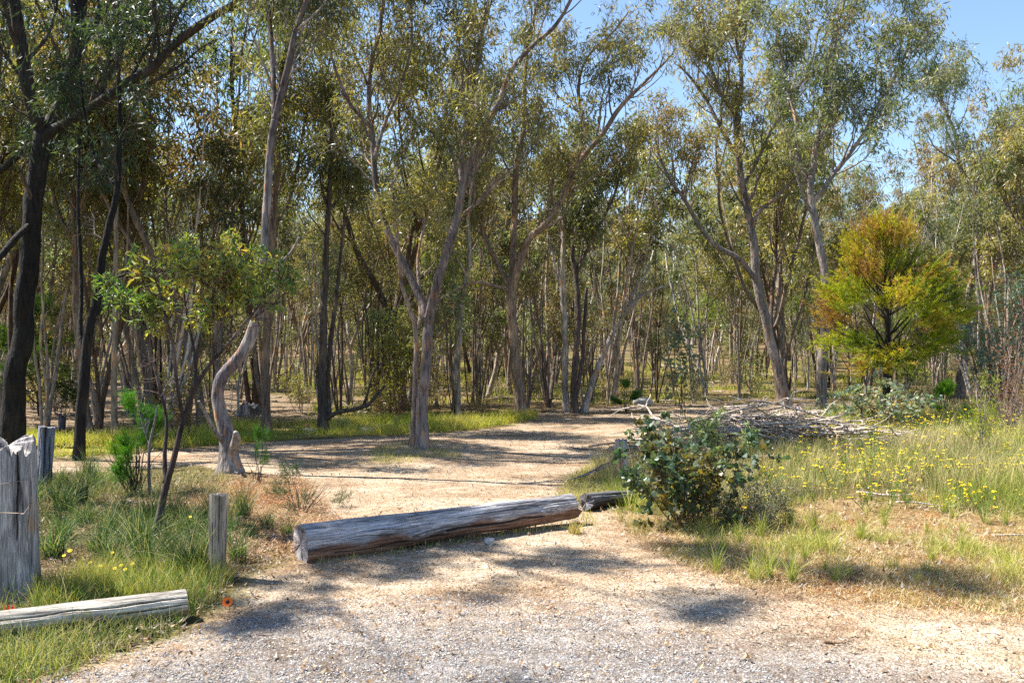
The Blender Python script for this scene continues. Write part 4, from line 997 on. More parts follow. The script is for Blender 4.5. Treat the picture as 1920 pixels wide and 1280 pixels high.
timber('post', b + [-.03, .0, -.12], b + [-.03, .02, .96], .185, .165, 'big split grey fence post with wires across it beside the small log', 'post', 3, M_POST, grey='post',
       cracks=[(3.35, .25, 1.2, .03, .022), (4.1, .75, 1.2, .03, .035), (2.72, .0, .9, .03, .022), (4.5, .1, .7, .025, .03), (2.25, .5, 1.2, .03, .03), (3.75, .0, .5, .03, .03), (1.5, .3, 1.2, .05, .06), (5.1, .4, 1.2, .03, .05), (3.05, .7, 1.2, .02, .02)],
       flare=.30, jag=(0, .15), lump=.07, nx=260, na=260)
b = at(82, 914)
timber('post', b + [0, 0, -.1], b + [.035, .0, .69], .082, .088, 'blue-grey shaded fence post standing further back behind the big split one', 'post', 4, M_POSTB, grey='post',
       cracks=[(3.4, .0, .8, .02, .08), (2.6, .2, .8, .014, .07), (4.2, .1, .7, .014, .07)], jag=(0, .03), lump=.06, nx=120, na=90)
b = at(407, 1084)
timber('post', b + [0, 0, -.1], b + [.012, .0, .585], .056, .064, 'short round grey post by the gravel in front of the forked near sapling', 'post', 5, M_TANP, grey='post',
       cracks=[(3.5, .35, .75, .008, .06), (4.6, .2, .6, .006, .05), (2.6, .1, .5, .005, .05)], jag=(0, .012), lump=.05, nx=120, na=90)
b = at(1168, 903)
timber('post', b + [0, 0, -.1], b + [-.02, .0, .50], .07, .073, 'short grey post half covered by the round-leaved bush', 'post', 6, M_POST, grey='post',
       cracks=[(3.3, .1, .6, .012, .09), (2.6, .2, .6, .01, .07)], jag=(0, .03), lump=.06, nx=100, na=80)
def lay(px, py, px2, py2, r0, r1, z=0.):
    a, c_ = at(px, py), at(px2, py2); return a + [0, 0, r0 + z], c_ + [0, 0, r1 + z], r0, r1
for i, (args, lab) in enumerate([
        ((1098, 958, 1185, 940, .085, .06), 'dark broken root butt behind the end of the big log'),
        ((1140, 872, 1330, 862, .055, .05, .02), 'dark rotten log lying lowest behind the short covered post'),
        ((1146, 868, 1345, 852, .05, .04, .14), 'blue-grey rail resting uppermost on the dark log behind the covered post')]):
    timber('log' if i < 2 else 'rail', *lay(*args), lab, 'log', 20 + i, M_ROT, cracks=[(3.2, 0, 2, .02, .1), (2.2, 0, 2, .015, .1)], jag=(.05, .04), lump=.16, nx=90, na=60)
for i, (px, py, h, r, lab) in enumerate([(302 * .38, 806, .28, .07, 'short dark rotten stump between the blue-grey post and charred trunk'), (470, 778, .22, .28, 'dark mossy stump behind the crooked pale tree')]):
    b = at(px, py); timber('stump', b + [0, 0, -.05], b + [.02, 0, h], r, r * .85, lab, 'stump', 30 + i, M_ROT, grey='post', flare=.3, jag=(0, .12), lump=.15, nx=50, na=50)

def wire(pts, label, r=.0022):
    P, rr = resample(np.array(pts), np.full(len(pts), r), 60); mb = MB(); tubes(mb, P, rr, 6, (.20, .15, .12))
    m, n, bs, out = mat('rusty_wire'); bs.inputs['Base Color'].default_value = (.25, .2, .17, 1); bs.inputs['Metallic'].default_value = .6; bs.inputs['Roughness'].default_value = .5
    tag(mb.build('fence_wire', m), label, 'wire', None)
bp = at(22, 1118); yf = bp[1] - .2
wire([(-4.6, yf - .2, .77), (-3.7, yf - .07, .755), (bp[0] - .10, yf - .01, .742), (bp[0] + .02, yf + .0, .74), (bp[0] + .13, yf + .07, .755), (bp[0] + .19, yf + .2, .775)], 'upper rusty wire wrapped round the big split post')
q = at(82, 914)
wire([(-4.6, yf - .2, .58), (-3.7, yf - .07, .56), (bp[0] - .12, yf - .03, .555), (bp[0] + .04, yf - .02, .565), (bp[0] + .18, yf + .08, .60), (q[0] + .0, q[1] - .1, .42)], 'lower rusty wire running on to the blue-grey post')

def stone(p, sx, sy, sz, col, label, seed, name='stone'):
    nu, nv = 28, 18; u = np.linspace(0, 2 * math.pi, nu, endpoint=False); v = np.linspace(.0, math.pi, nv)
    U, Vv = np.meshgrid(u, v, indexing='ij'); D = np.stack([np.cos(U) * np.sin(Vv), np.sin(U) * np.sin(Vv), np.cos(Vv)], -1)
    r = 1 + .35 * fbm(D[..., 0] * 1.4 + seed, D[..., 1] * 1.4, D[..., 2] * 1.4, 4, seed)
    D = np.clip(D * r[..., None], -.85, .85)
    P = D * np.array([sx, sy, sz]); k = np.arange(nu * nv).reshape(nu, nv); kr = np.roll(k, -1, 0)
    mb = MB(); mb.add(P.reshape(-1, 3), np.stack([k[:, :-1], k[:, 1:], kr[:, 1:], kr[:, :-1]], -1).reshape(-1, 4), col)
    o = mb.build(name, M_STONE); o.location = p; tag(o, label, 'stone'); return o
b = at(918, 1020); stone(b + [0, 0, .022], .045, .035, .035, (.5, .48, .46), 'white stone lying against the foot of the big barrier log', 1)
b = at(690, 812); stone(b + [0, 0, .03], .16, .12, .09, (.42, .39, .33), 'flat pale boulder on the grassy verge behind the track', 2, 'boulder')
b = at(578, 812); stone(b + [0, 0, .03], .14, .10, .08, (.45, .37, .31), 'pinkish boulder at the foot of the dark double-stemmed tree', 3, 'boulder')
b = at(560, 806); stone(b + [.18, .2, .06], .09, .07, .05, (.35, .14, .08), 'small rust-red boulder behind the pinkish one', 4, 'boulder')
b = at(1398, 990); stone(b + [0, 0, .02], .05, .04, .03, (.5, .48, .44), 'pale stone beside the low grey-leaved bush', 5)
b = at(1205, 760); stone(b + [0, 0, .1], .3, .2, .14, (.5, .48, .44), 'pale boulder among the trunks at the far rim of the track', 6, 'boulder')
b = at(988, 1272); stone(b + [0, 0, .006], .016, .012, .01, (.75, .73, .7), 'small white pebble standing out on the grey gravel', 7, 'pebble')
b = at(1550, 1240); stone(b + [0, 0, .008], .018, .014, .012, (.55, .38, .28), 'reddish pebble on the sandy gravel', 8, 'pebble')

# dead branches of the brush pile, and sticks lying about
def branch_limbs(rng, L, r, k=8, side=3, wob=.22):
    d = np.array([1., 0, 0]); P = [np.zeros(3)]
    for _ in range(k - 1):
        d = nrm(d + rng.normal(size=3) * wob * np.array([.2, 1, .55]) - np.array([0, P[-1][1] * .12, P[-1][2] * .8])); P.append(P[-1] + d * L / (k - 1))
    P = np.array(P); out = [(P, np.linspace(r, r * .35, k))]
    for _ in range(side):
        i = rng.integers(2, k - 1); a = rng.normal(size=3) * .5 + np.array([1., rng.choice([-1, 1]) * .9, .2]); a = nrm(a); ll = L * rng.uniform(.15, .4)
        Q = P[i] + a * np.linspace(0, ll, 4)[:, None] + rng.normal(size=(4, 3)) * .03 * L * np.linspace(0, 1, 4)[:, None]
        out.append((Q, np.linspace(r * .5, r * .16, 4)))
    return out
def branch_obj(name, rng, L, r, col, label, cat, group=None, side=3, seed=0, wob=.22):
    mb = MB()
    for j, (P, rr) in enumerate(branch_limbs(rng, L, r, side=side, wob=wob)):
        Q, q = resample(P, rr, 26 if j == 0 else 10); tubes(mb, Q, q, 8, col, rough=.25, seed=seed + j)
    return tag(mb.build(name, M_DEAD), label, cat, group)
BR = []
for i in range(9):
    rng = np.random.default_rng(500 + i); L = [2.2, 1.7, 1.5, 1.9, 1.2, 2.4, 1.4, 1.0, 1.8][i]; r = [.05, .035, .044, .026, .034, .038, .026, .036, .02][i]
    BR.append(branch_obj('dead_branch', rng, L, r, [(.44, .39, .34), (.34, .31, .29), (.54, .48, .41), (.18, .155, .14), (.42, .33, .25)][i % 5],
                         'grey dead branch in the tangled brush pile behind the round-leaved bush', 'branch', 'dead branches heaped in the brush pile', side=[4, 5, 3, 6, 4, 6, 6, 4, 7][i], seed=i, wob=.26))
rng = np.random.default_rng(77); cx_, cy_ = (1418 - 960) * 15.4 / FPX, 15.4
PILE = []
for i in range(160):
    u = rng.normal() * .52; v = rng.normal() * .38
    x = cx_ + u * 1.5; yy = cy_ + v * 1.15; top = .6 * math.exp(-(u ** 2 * 1.1 + v ** 2 * 1.3))
    zz = float(gz(x, yy)) + .03 + top * rng.random() ** .7
    ang = rng.normal() * .7 + (math.pi if rng.random() < .5 else 0) - .12
    src = BR[i % 9]; sc = rng.uniform(.35, .8)
    dirn = np.array([math.cos(ang), math.sin(ang)]); x -= dirn[0] * sc * .8; yy -= dirn[1] * sc * .8
    if i < 9: o = src
    else: o = src.copy(); COL.objects.link(o)
    o.location = (x, yy, zz); o.rotation_euler = (rng.uniform(-.3, .3), rng.normal() * .1, ang); o.scale = (sc * 1.1, sc * 1.1, sc * .8)
    PILE.append((x + dirn[0] * sc * .8, yy, zz - float(gz(x, yy)), o, i % 9))
gg = {}
for x, yy, h, o, k in PILE:
    gg.setdefault(('low' if h < .12 else 'mid-height' if h < .24 else 'top', 'far side' if yy > cy_ else 'near side', ['brown', 'grey', 'pale', 'dark', 'tan'][k % 5]), []).append((x, o))
for (h, f, cn), v in gg.items():
    for i, (x, o) in enumerate(sorted(v, key=lambda q: q[0])): o['label'] = f"{ORD[i] + ' from left, ' if len(v) > 1 else ''}{cn} {h} dead branch on {f} of the brush pile"
def stick(px, py, ang, L, r, col, label, seed, z=.01, side=1, tilt=0., name='fallen_branch'):
    b = at(px, py); rng = np.random.default_rng(seed); o = branch_obj(name, rng, L, r, col, label, 'branch', side=side, seed=seed, wob=.12)
    o.location = b + [0, 0, z + r]; o.rotation_euler = (0, -tilt, ang)
stick(1420, 866, .05, 1.5, .022, (.55, .48, .4), 'long pale curved branch lying along the front of the brush pile', 601, .05, 2)
stick(1495, 858, .12, 1.0, .03, (.5, .38, .27), 'stout tan branch at the right-hand tip of the brush pile', 602, .09, 2)
stick(1606, 934, -.25, .55, .014, (.62, .56, .48), 'pale forked stick lying in the flowering grass', 603, .05, 1)
stick(1680, 952, -.02, .75, .009, (.55, .5, .42), 'thin straight pale stick lying behind the forked one in the grass', 604, .05, 1)
stick(1545, 1205, .0, .11, .009, (.20, .14, .09), 'short dark bark strip on the sandy gravel', 605, .0, 0)
stick(218, 1222, .5, .16, .006, (.12, .09, .07), 'small dark forked twig on the gravel beyond the small log', 606, .0, 1)
stick(480, 1190, -.3, .12, .004, (.12, .09, .07), 'thin dark twig on the gravel under the orange daisy', 607, .0, 1)
stick(1430, 1138, 1.2, .1, .004, (.12, .09, .07), 'thin upright-looking twig on the sandy gravel edge', 608, .0, 0)
stick(90, 1083, -.05, .42, .008, (.3, .25, .21), 'grey stick lying behind the grass next to the big split post', 609, .0, 1)
stick(1095, 902, .75, 1.2, .02, (.22, .18, .16), 'dark curved branch arching out of the dark logs toward the track', 610, .05, 3, .2)
stick(1062, 905, .55, 1.1, .012, (.3, .27, .25), 'thin grey branch lying below the dark curved one', 611, .02, 3, .1)
stick(1860, 1010, .1, .6, .01, (.5, .44, .38), 'thin pale stick at the bare edge of the flowering grass', 612, .02, 1)
rng = np.random.default_rng(88)
FL = []
for i in range(5): FL.append(branch_obj('fallen_branch', np.random.default_rng(520 + i), [3.2, 2.4, 4.0, 1.8, 2.8][i], [.05, .035, .07, .03, .045][i], [(.33, .29, .26), (.4, .35, .3), (.2, .165, .14)][i % 3],
                                   'grey fallen branch on the woodland floor among the trunks', 'branch', 'fallen branches on the woodland floor', side=4, seed=40 + i, wob=.1))
n = 0; FB = []
for i in range(400):
    y = rng.uniform(19.5, 48); px = rng.uniform(-50, 1960); x = (px - 960) * y / FPX
    if px > 1020 and y < 29: continue
    if sdist(SAND, np.array(x), np.array(y)) > -1 : continue
    src = FL[n % 5]
    if n < 5: o = src
    else: o = src.copy(); COL.objects.link(o)
    sc = rng.uniform(.5, 1.1); o.location = (x, y, float(gz(x, y)) + .03); o.rotation_euler = (rng.uniform(-1, 1), rng.normal() * .03, rng.uniform(0, 6.28)); o.scale = (sc,) * 3
    FB.append((px, o, ['grey', 'pale', 'dark', 'light grey', 'slim pale'][n % 5])); n += 1
    if n >= 44: break
order_labels(FB, '{ord} {key} fallen branch from left {mark}')

# ------------------------------------------------------------ gravel, litter
def pebbles(name, label, P, n, s0, s1, pal, seed, ymax):
    rng = np.random.default_rng(seed); X, Y = sample_poly(rng, P, n, ymax)
    ok = sdist(SAND, X, Y) > .03; X, Y = X[ok], Y[ok]; n = len(X)
    s = s0 + (s1 - s0) * rng.random(n) ** 3.2
    base = np.array([(1, 0, 0), (0, 1, 0), (-1, 0, 0), (0, -1, 0), (0, 0, 1), (0, 0, -1)], float)
    V = base[None] * rng.uniform(.6, 1.2, (n, 6, 1)); V[..., 2] *= .75
    a = rng.uniform(0, 6.28, n)[:, None]; x = V[..., 0] * np.cos(a) - V[..., 1] * np.sin(a); y = V[..., 0] * np.sin(a) + V[..., 1] * np.cos(a)
    V = np.stack([x * rng.uniform(.7, 1.5, (n, 1)), y, V[..., 2] + .3 * x * rng.normal(size=(n, 1)) * .6], -1) * s[:, None, None]
    V += np.stack([X, Y, gz(X, Y) + s * .15], 1)[:, None]
    F = np.array([(0, 1, 4), (1, 2, 4), (2, 3, 4), (3, 0, 4), (1, 0, 5), (2, 1, 5), (3, 2, 5), (0, 3, 5)])
    F = (np.arange(n)[:, None, None] * 6 + F[None]).reshape(-1, 3)
    pal = np.array(pal); C = pal[rng.integers(0, len(pal), n)] * rng.uniform(.75, 1.2, n)[:, None]
    mb = MB(); mb.add(V.reshape(-1, 3), F, np.repeat(C, 6, axis=0)); tag(mb.build(name, M_STONE if False else M_PEB, smooth=False), label, 'gravel', kind='stuff')
M_PEB = plain('pebble', .85, .25)
GR = poly([(-100, 1230), (400, 1165), (620, 1120), (900, 1110), (1150, 1130), (1330, 1190), (1500, 1290), (1600, 1400), (-250, 1400)])
pebbles('gravel', 'loose grey and white gravel over the foreground', GR, 60000, .002, .0085, [(.30, .295, .30), (.24, .235, .24), (.36, .35, .35), (.55, .53, .51), (.15, .145, .15), (.34, .28, .22), (.2, .19, .19)], 901, 7.0)
TR = poly([(450, 890), (900, 830), (1150, 790), (1120, 865), (1040, 940), (1200, 1040), (1500, 1130), (1950, 1200), (1950, 1400), (200, 1400), (420, 1130), (600, 1030)])
pebbles('gravel', 'sparse tan gravel strewn over the sandy track', TR, 30000, .003, .0095, [(.55, .44, .31), (.36, .28, .2), (.62, .55, .45), (.16, .12, .09), (.24, .19, .15)], 902, 18)

def litter(name, label, P, n, size, pal, seed, ymax=60, wid=.28, mask=None, straw=False):
    rng = np.random.default_rng(seed); X, Y = sample_poly(rng, P, n, ymax)
    if mask is not None: k = mask(X, Y, rng); X, Y = X[k], Y[k]
    n = len(X); a = rng.uniform(0, 6.28, n); d = np.stack([np.cos(a), np.sin(a), rng.normal(size=n) * (.25 if not straw else .3)], 1)
    side = np.stack([rng.normal(size=n) * .35, rng.normal(size=n) * .35, np.ones(n)], 1)
    mb = MB(); leaves(mb, rng, np.stack([X, Y, gz(X, Y) + .012 + (.02 * rng.random(n))], 1), d, size, wid, pal, 'lance' if not straw else 'lance', side=side, curl=.3)
    tag(mb.build(name, M_STRAW, smooth=False), label, 'leaf litter', kind='stuff')
BROWN = [(.12, .07, .04), (.22, .125, .06), (.33, .2, .1), (.42, .33, .22), (.3, .28, .25), (.5, .45, .38)]
notsand = lambda X, Y, r: sdist(SAND, X, Y) < -.02 + .25 * r.random(len(X)) ** 3
WHOLE = poly([(-400, 1300), (-400, 700), (-400, 690), (2300, 690), (2400, 1180), (1500, 1120), (1180, 1010), (560, 1060), (250, 1290)])
litter('leaf_litter', 'dry brown eucalypt leaves scattered over the ground', WHOLE, 60000, .065, BROWN, 911, 45, mask=notsand)
litter('leaf_litter', 'rusty dry leaves and straw in the grass edge at the gravel', poly([(1130, 965), (1300, 985), (1500, 990), (1920, 1000), (2300, 1010), (2300, 1200), (1600, 1150), (1300, 1080), (1190, 1015)]), 42000, .05,
       [(.24, .11, .04), (.4, .22, .08), (.55, .40, .2), (.62, .55, .42), (.3, .26, .22)], 912, 12, wid=.07)
litter('leaf_litter', 'reddish leaf litter between the crooked tree and the big log', poly([(250, 960), (420, 895), (560, 890), (660, 985), (560, 1050), (420, 1050)]), 9000, .05,
       [(.26, .14, .09), (.42, .25, .16), (.5, .36, .25)], 913, 14, wid=.16)
litter('leaf_litter', 'a few dry leaves and bark flakes on the bare track', SAND, 5200, .05, BROWN, 914, 22, wid=.3)

# ------------------------------------------------------------ grass
def grass(name, label, P, n, h, wid, pal, seed, ymax=60, lean=.6, mask=None, k=3, tintn=.6, dens=None, hn=.5, mat_=None, vary=.25):
    rng = np.random.default_rng(seed); X, Y = sample_poly(rng, P, n, ymax)
    keep = np.ones(len(X), bool)
    if mask is not None: keep &= mask(X, Y, rng)
    if dens is not None: keep &= fbm(X * dens[0], Y * dens[0], seed, 3, seed) + rng.normal(size=len(X)) * .12 > dens[1]
    X, Y = X[keep], Y[keep]; n = len(X)
    hh = h * rng.uniform(.45, 1.15, n) * (1 + hn * fbm(X * .8, Y * .8, seed, 3, 6) * 2)
    tint = np.clip(.5 + tintn * fbm(X * .9, Y * .9, seed + 3, 3, 8) * 1.3 + .28 * rng.normal(size=n), 0, 1)
    mb = MB(); blades(mb, rng, np.stack([X, Y, gz(X, Y) - .01], 1), hh, wid * np.maximum(1, Y / 10), lean * rng.uniform(.2, 1.5, n), pal, tint, k=k, vary=vary)
    tag(mb.build(name, mat_ or M_GRASS, smooth=False), label, 'grass', kind='stuff')
notroad = lambda X, Y, r: sdist(SAND, X, Y) < -.05
FIELD = poly([(1110, 885), (1180, 850), (1260, 815), (1420, 795), (1620, 765), (2050, 752), (2500, 765), (2500, 985), (1950, 975), (1700, 950), (1560, 935), (1450, 960), (1350, 985), (1180, 965)])
FRONT = poly([(1140, 960), (1300, 985), (1450, 955), (1560, 930), (1950, 960), (2500, 975), (2500, 1130), (1950, 1110), (1600, 1095), (1420, 1060), (1280, 1015)])
GRN = [(.52, .44, .20), (.44, .42, .11), (.34, .37, .06), (.22, .29, .045), (.10, .16, .03)]
grass('grass', 'tall yellow-green grass with pale seed stalks over the right-hand field', FIELD, 90000, .25, .0045, GRN, 921, 24, lean=.7, mask=notroad, dens=(1.1, -.12), hn=.9)
grass('grass', 'sparse lime tufts and straw in the bare front of the field', FRONT, 40000, .15, .0035, GRN, 941, 14, lean=.9, mask=notroad, dens=(1.7, .04), hn=.8)
grass('grass', 'thin flattened straw over the rusty ground of the field edge', FRONT, 30000, .09, .003, [(.55, .42, .22), (.45, .28, .11), (.6, .52, .34)], 942, 14, lean=1.5, mask=notroad, mat_=M_STRAW, dens=(.9, -.2))
grass('grass', 'pale dry straw standing among the green grass of the field', FIELD, 70000, .30, .003, [(.55, .46, .27), (.48, .40, .19), (.36, .33, .13)], 922, 24, lean=.5, mask=notroad, mat_=M_STRAW, dens=(1.0, -.15), hn=.8)
grass('grass', 'short straw and green tufts on the bare rusty edge of the field', poly([(1150, 975), (1300, 985), (1500, 995), (2400, 1010), (2400, 1200), (1700, 1135), (1400, 1105), (1250, 1050)]), 30000, .085, .0035,
      [(.52, .38, .15), (.5, .42, .2), (.3, .28, .08), (.2, .24, .05)], 923, 13, lean=.9, dens=(1.6, -.08))
grass('grass', 'sparse tiny tufts along the sandy gravel edge', poly([(1150, 1030), (1500, 1110), (2100, 1150), (2200, 1300), (1800, 1240), (1300, 1130)]), 6000, .035, .003, [(.5, .42, .2), (.35, .36, .08)], 924, 9, lean=1., dens=(2.2, .12))
grass('grass', 'yellow-green grass verge across the sandy track in front of the trees', poly([(-200, 862), (0, 862), (200, 852), (380, 836), (560, 822), (700, 816), (900, 804), (1000, 786), (1010, 776), (820, 782), (600, 792), (420, 800), (180, 812), (-200, 818)]), 52000, .17, .0045,
      [(.58, .48, .17), (.5, .47, .08), (.36, .40, .05), (.2, .28, .04)], 925, 26, lean=.8, mask=notroad, hn=1., dens=(.9, -.16))
grass('grass', 'patchy yellow-green grass on the woodland floor between the trunks', poly([(560, 796), (820, 780), (1000, 768), (1500, 745), (2300, 740), (2300, 684), (-300, 684), (-300, 716), (400, 716), (600, 745)]), 90000, .24, .006,
      [(.55, .47, .2), (.45, .43, .08), (.3, .34, .05), (.14, .2, .03)], 926, 62, lean=.8, mask=notroad, dens=(.45, .0), k=2, hn=.9)
LEFTG = poly([(-300, 1300), (-300, 900), (200, 890), (420, 895), (440, 930), (430, 1010), (540, 1050), (470, 1085), (410, 1140), (330, 1195), (200, 1235), (60, 1280)])
grass('grass', 'green and straw grass under the sapling and round the posts', LEFTG, 30000, .15, .0035, [(.46, .38, .2), (.28, .26, .10), (.11, .17, .04), (.05, .10, .025), (.025, .06, .02)], 927, 13, lean=.8, mask=notroad, dens=(1.3, -.04), hn=.9)
litter('leaf_litter', 'dark and grey leaf litter under the left-hand tussocks', LEFTG, 22000, .05, [(.05, .035, .03), (.14, .09, .06), (.3, .2, .12), (.4, .36, .32)], 915, 13, wid=.2, mask=notroad)
grass('grass', 'bright green and orange-tipped grass in front of the posts', poly([(60, 1150), (70, 1110), (200, 1080), (400, 1070), (440, 1090), (400, 1130), (330, 1120), (200, 1130)]), 6500, .13, .0035, [(.55, .34, .12), (.5, .42, .16), (.34, .34, .09), (.12, .2, .04)], 928, 8, lean=.5, dens=(1.8, -.15), hn=.8)
grass('grass', 'green grass growing along the front of the small log', poly([(-200, 1290), (-200, 1195), (150, 1190), (340, 1160), (380, 1175), (330, 1200), (200, 1240), (60, 1290)]), 2600, .11, .0045, [(.5, .44, .2), (.34, .34, .10), (.12, .2, .05)], 929, 6.6, lean=.8, dens=(2.4, -.02))
grass('grass', 'low dry grass on the track side of the brush pile', poly([(1040, 935), (1060, 900), (1120, 862), (1190, 830), (1260, 815), (1260, 870), (1150, 950)]), 9000, .09, .0035, [(.5, .42, .2), (.34, .34, .1)], 930, 16, lean=.9)
grass('grass', 'short dry tufts round the foot of the forked grey tree', poly([(690, 850), (790, 832), (860, 845), (870, 860), (780, 868), (640, 872)]), 3500, .07, .004, [(.5, .36, .15), (.42, .4, .12)], 931, 17, lean=.9, dens=(1.8, -.05))
grass('grass', 'sparse seedlings of grass under the big log', poly([(575, 1060), (620, 1058), (1090, 990), (1130, 1000), (1100, 960), (1080, 980)]), 500, .06, .004, [(.5, .42, .16), (.3, .36, .06)], 932, 10, lean=.5)

# grass tussocks one could count
def tussock(name, rng, n, h, w_, pal, wid, label, group, lean=.8):
    mb = MB(); a = rng.uniform(0, 6.28, n); q = w_ * rng.random(n) ** .7
    base = np.stack([np.cos(a) * q, np.sin(a) * q, -.02 + 0 * a], 1)
    blades(mb, rng, base, h * rng.uniform(.4, 1.1, n), wid, lean * rng.uniform(.2, 1.4, n), pal, k=4)
    o = mb.build(name, M_GRASS, None, smooth=False); return tag(o, label, 'grass tussock', group)
TU = [tussock('grass_tussock', np.random.default_rng(700 + i), [150, 110, 180][i], [.46, .38, .54][i], .09, [(.014, .042, .02), (.025, .07, .025), (.05, .12, .03), (.16, .22, .06), (.46, .40, .24)], .0065, None, 'strap-leaved tussocks in the shade round the sapling') for i in range(3)]
rng = np.random.default_rng(71); items = []
spt = [(120, 1010), (160, 985), (205, 1000), (190, 1040), (240, 1020), (262, 1045), (310, 1040), (335, 1065), (285, 985), (350, 1000), (230, 960), (150, 945), (120, 960), (375, 1050), (360, 1085), (395, 1030), (330, 965), (280, 1075), (100, 1045), (430, 1000), (455, 970), (180, 915), (225, 905), (165, 900), (540, 1005), (500, 990), (395, 980), (60, 950), (115, 905), (215, 1065), (445, 1050), (470, 1010)]
for i, (px, py) in enumerate(spt):
    b = at(px, py); src = TU[i % 3]; sc = rng.uniform(.65, 1.05) * (.8 if px > 400 else 1)
    o = src if i < 3 else src.copy()
    if i >= 3: COL.objects.link(o)
    o.location = b; o.rotation_euler = (0, 0, rng.uniform(0, 6.28)); o.scale = (sc,) * 3
    items.append((px, py, o))
POSTS = [(-200, 'right behind the big split post'), (110, 'between the big split post and near sapling'), (300, 'between the near sapling and short round post'), (425, 'between the short round post and big log')]
g = {}
for px, py, o in items:
    mk = [m for x, m in POSTS if px >= x][-1]; row = 'near' if py > 1035 else 'middle' if py > 975 else 'back'; g.setdefault((mk, row), []).append((px, o))
for (mk, row), v in g.items():
    for i, (px, o) in enumerate(sorted(v, key=lambda q: q[0])): o['label'] = f"{ORD[i] + ' from left' if len(v) > 1 else 'only'} green tussock in {row} row {mk}"
o = tussock('grass_tussock', np.random.default_rng(720), 130, .15, .06, [(.5, .36, .12), (.42, .36, .1), (.2, .26, .05)], .004, 'orange-brown grass tuft at the far end of the big log', None, .7); o.location = at(1078, 1000)
o = tussock('grass_tussock', np.random.default_rng(721), 120, .34, .06, [(.10, .18, .1), (.2, .28, .16), (.4, .4, .25)], .006, 'grey-green tussock on the verge right of the flat pale boulder', None, .8); o.location = at(745, 800)
o = tussock('grass_tussock', np.random.default_rng(722), 150, .5, .1, [(.06, .13, .05), (.14, .2, .07), (.4, .4, .25)], .007, 'tall dark tussock in the grass just beyond the brush pile', None, .7); o.location = at(1620, 860)
o = tussock('grass_tussock', np.random.default_rng(723), 120, .4, .09, [(.1, .16, .06), (.24, .28, .12), (.4, .4, .25)], .007, 'grey-green tussock between the two boulders on the verge', None, .8); o.location = at(640, 806)
WD = [tussock('weed_tuft', np.random.default_rng(740 + i), [70, 50, 90][i], [.26, .2, .32][i], .035, [(.16, .24, .04), (.30, .36, .06), (.42, .42, .12), (.5, .4, .2)], .0035, None, 'wispy green weeds on the bare front of the field', .7) for i in range(3)]
rng = np.random.default_rng(72); g = {}
for i in range(64):
    px = rng.uniform(1290, 1960); py = rng.uniform(960, 1100); b = at(px, py); sc = rng.uniform(.45, 1.1)
    o = WD[i % 3] if i < 3 else WD[i % 3].copy()
    if i >= 3: COL.objects.link(o)
    o.location = b; o.rotation_euler = (0, 0, rng.uniform(0, 6.28)); o.scale = (sc,) * 3
    g.setdefault(('nearest' if py > 1070 else 'second' if py > 1030 else 'third' if py > 995 else 'farthest', 'small' if sc < .75 else 'large', 'between the round-leaved bush and forked pale stick' if px < 1600 else 'beyond the forked pale stick'), []).append((px, o))
for (rw, sz, pl), v in g.items():
    for i, (px, o) in enumerate(sorted(v, key=lambda q: q[0])): o['label'] = f"{ORD[i] + ' ' if len(v) > 1 else ''}{sz} wispy weed in {rw} row {pl}"
for i, (px, py, lab) in enumerate([(1440, 800, 'pale wiry grass clump between the brush pile and leaning eucalypt'), (1385, 812, 'pale wiry grass clump left of the leaning eucalypt foot'), (1500, 815, 'dry wiry grass clump in front of the mottled eucalypt')]):
    o = tussock('grass_tussock', np.random.default_rng(730 + i), 420, .55, .25, [(.4, .34, .27), (.5, .44, .33), (.28, .24, .19)], .0045, lab, None, .9); o.location = at(px, py)

# ------------------------------------------------------------ flowers
def disc(mb, c, nrmv, r, col, n=8, dome=.25):
    nrmv = nrm(np.array(nrmv, float)); a = nrm(np.cross(nrmv, [.3, 1, .2])); b = np.cross(nrmv, a); t = np.linspace(0, 6.2832, n, endpoint=False)
    ring = c + (np.cos(t)[:, None] * a + np.sin(t)[:, None] * b) * r
    V = np.vstack([ring, c + nrmv * r * dome]); F = np.array([(i, (i + 1) % n, n) for i in range(n)]); mb.add(V, F, col)
def petals(mb, c, nrmv, r0, r1, n, wid, col, tipup=.25, stripe=None):
    nrmv = nrm(np.array(nrmv, float)); a = nrm(np.cross(nrmv, [.3, 1, .2])); b = np.cross(nrmv, a)
    for i in range(n):
        t = 6.2832 * i / n; u = math.cos(t) * a + math.sin(t) * b; s = -math.sin(t) * a + math.cos(t) * b; m = r0 + (r1 - r0) * .6
        V = np.array([c + u * r0 - s * wid * .25, c + u * m - s * wid * .5 + nrmv * tipup * m * .4, c + u * r1 + nrmv * tipup * r1, c + u * m + s * wid * .5 + nrmv * tipup * m * .4, c + u * r0 + s * wid * .25])
        mb.add(V, np.array([[0, 1, 2, 3, 4]]), col)
        if stripe is not None:
            e = nrmv * .0012; W = np.array([c + u * r0 - s * wid * .1, c + u * r1 * .93 + nrmv * tipup * r1 * .93, c + u * r0 + s * wid * .1]) + e
            mb.add(W, np.array([[0, 1, 2]]), stripe)
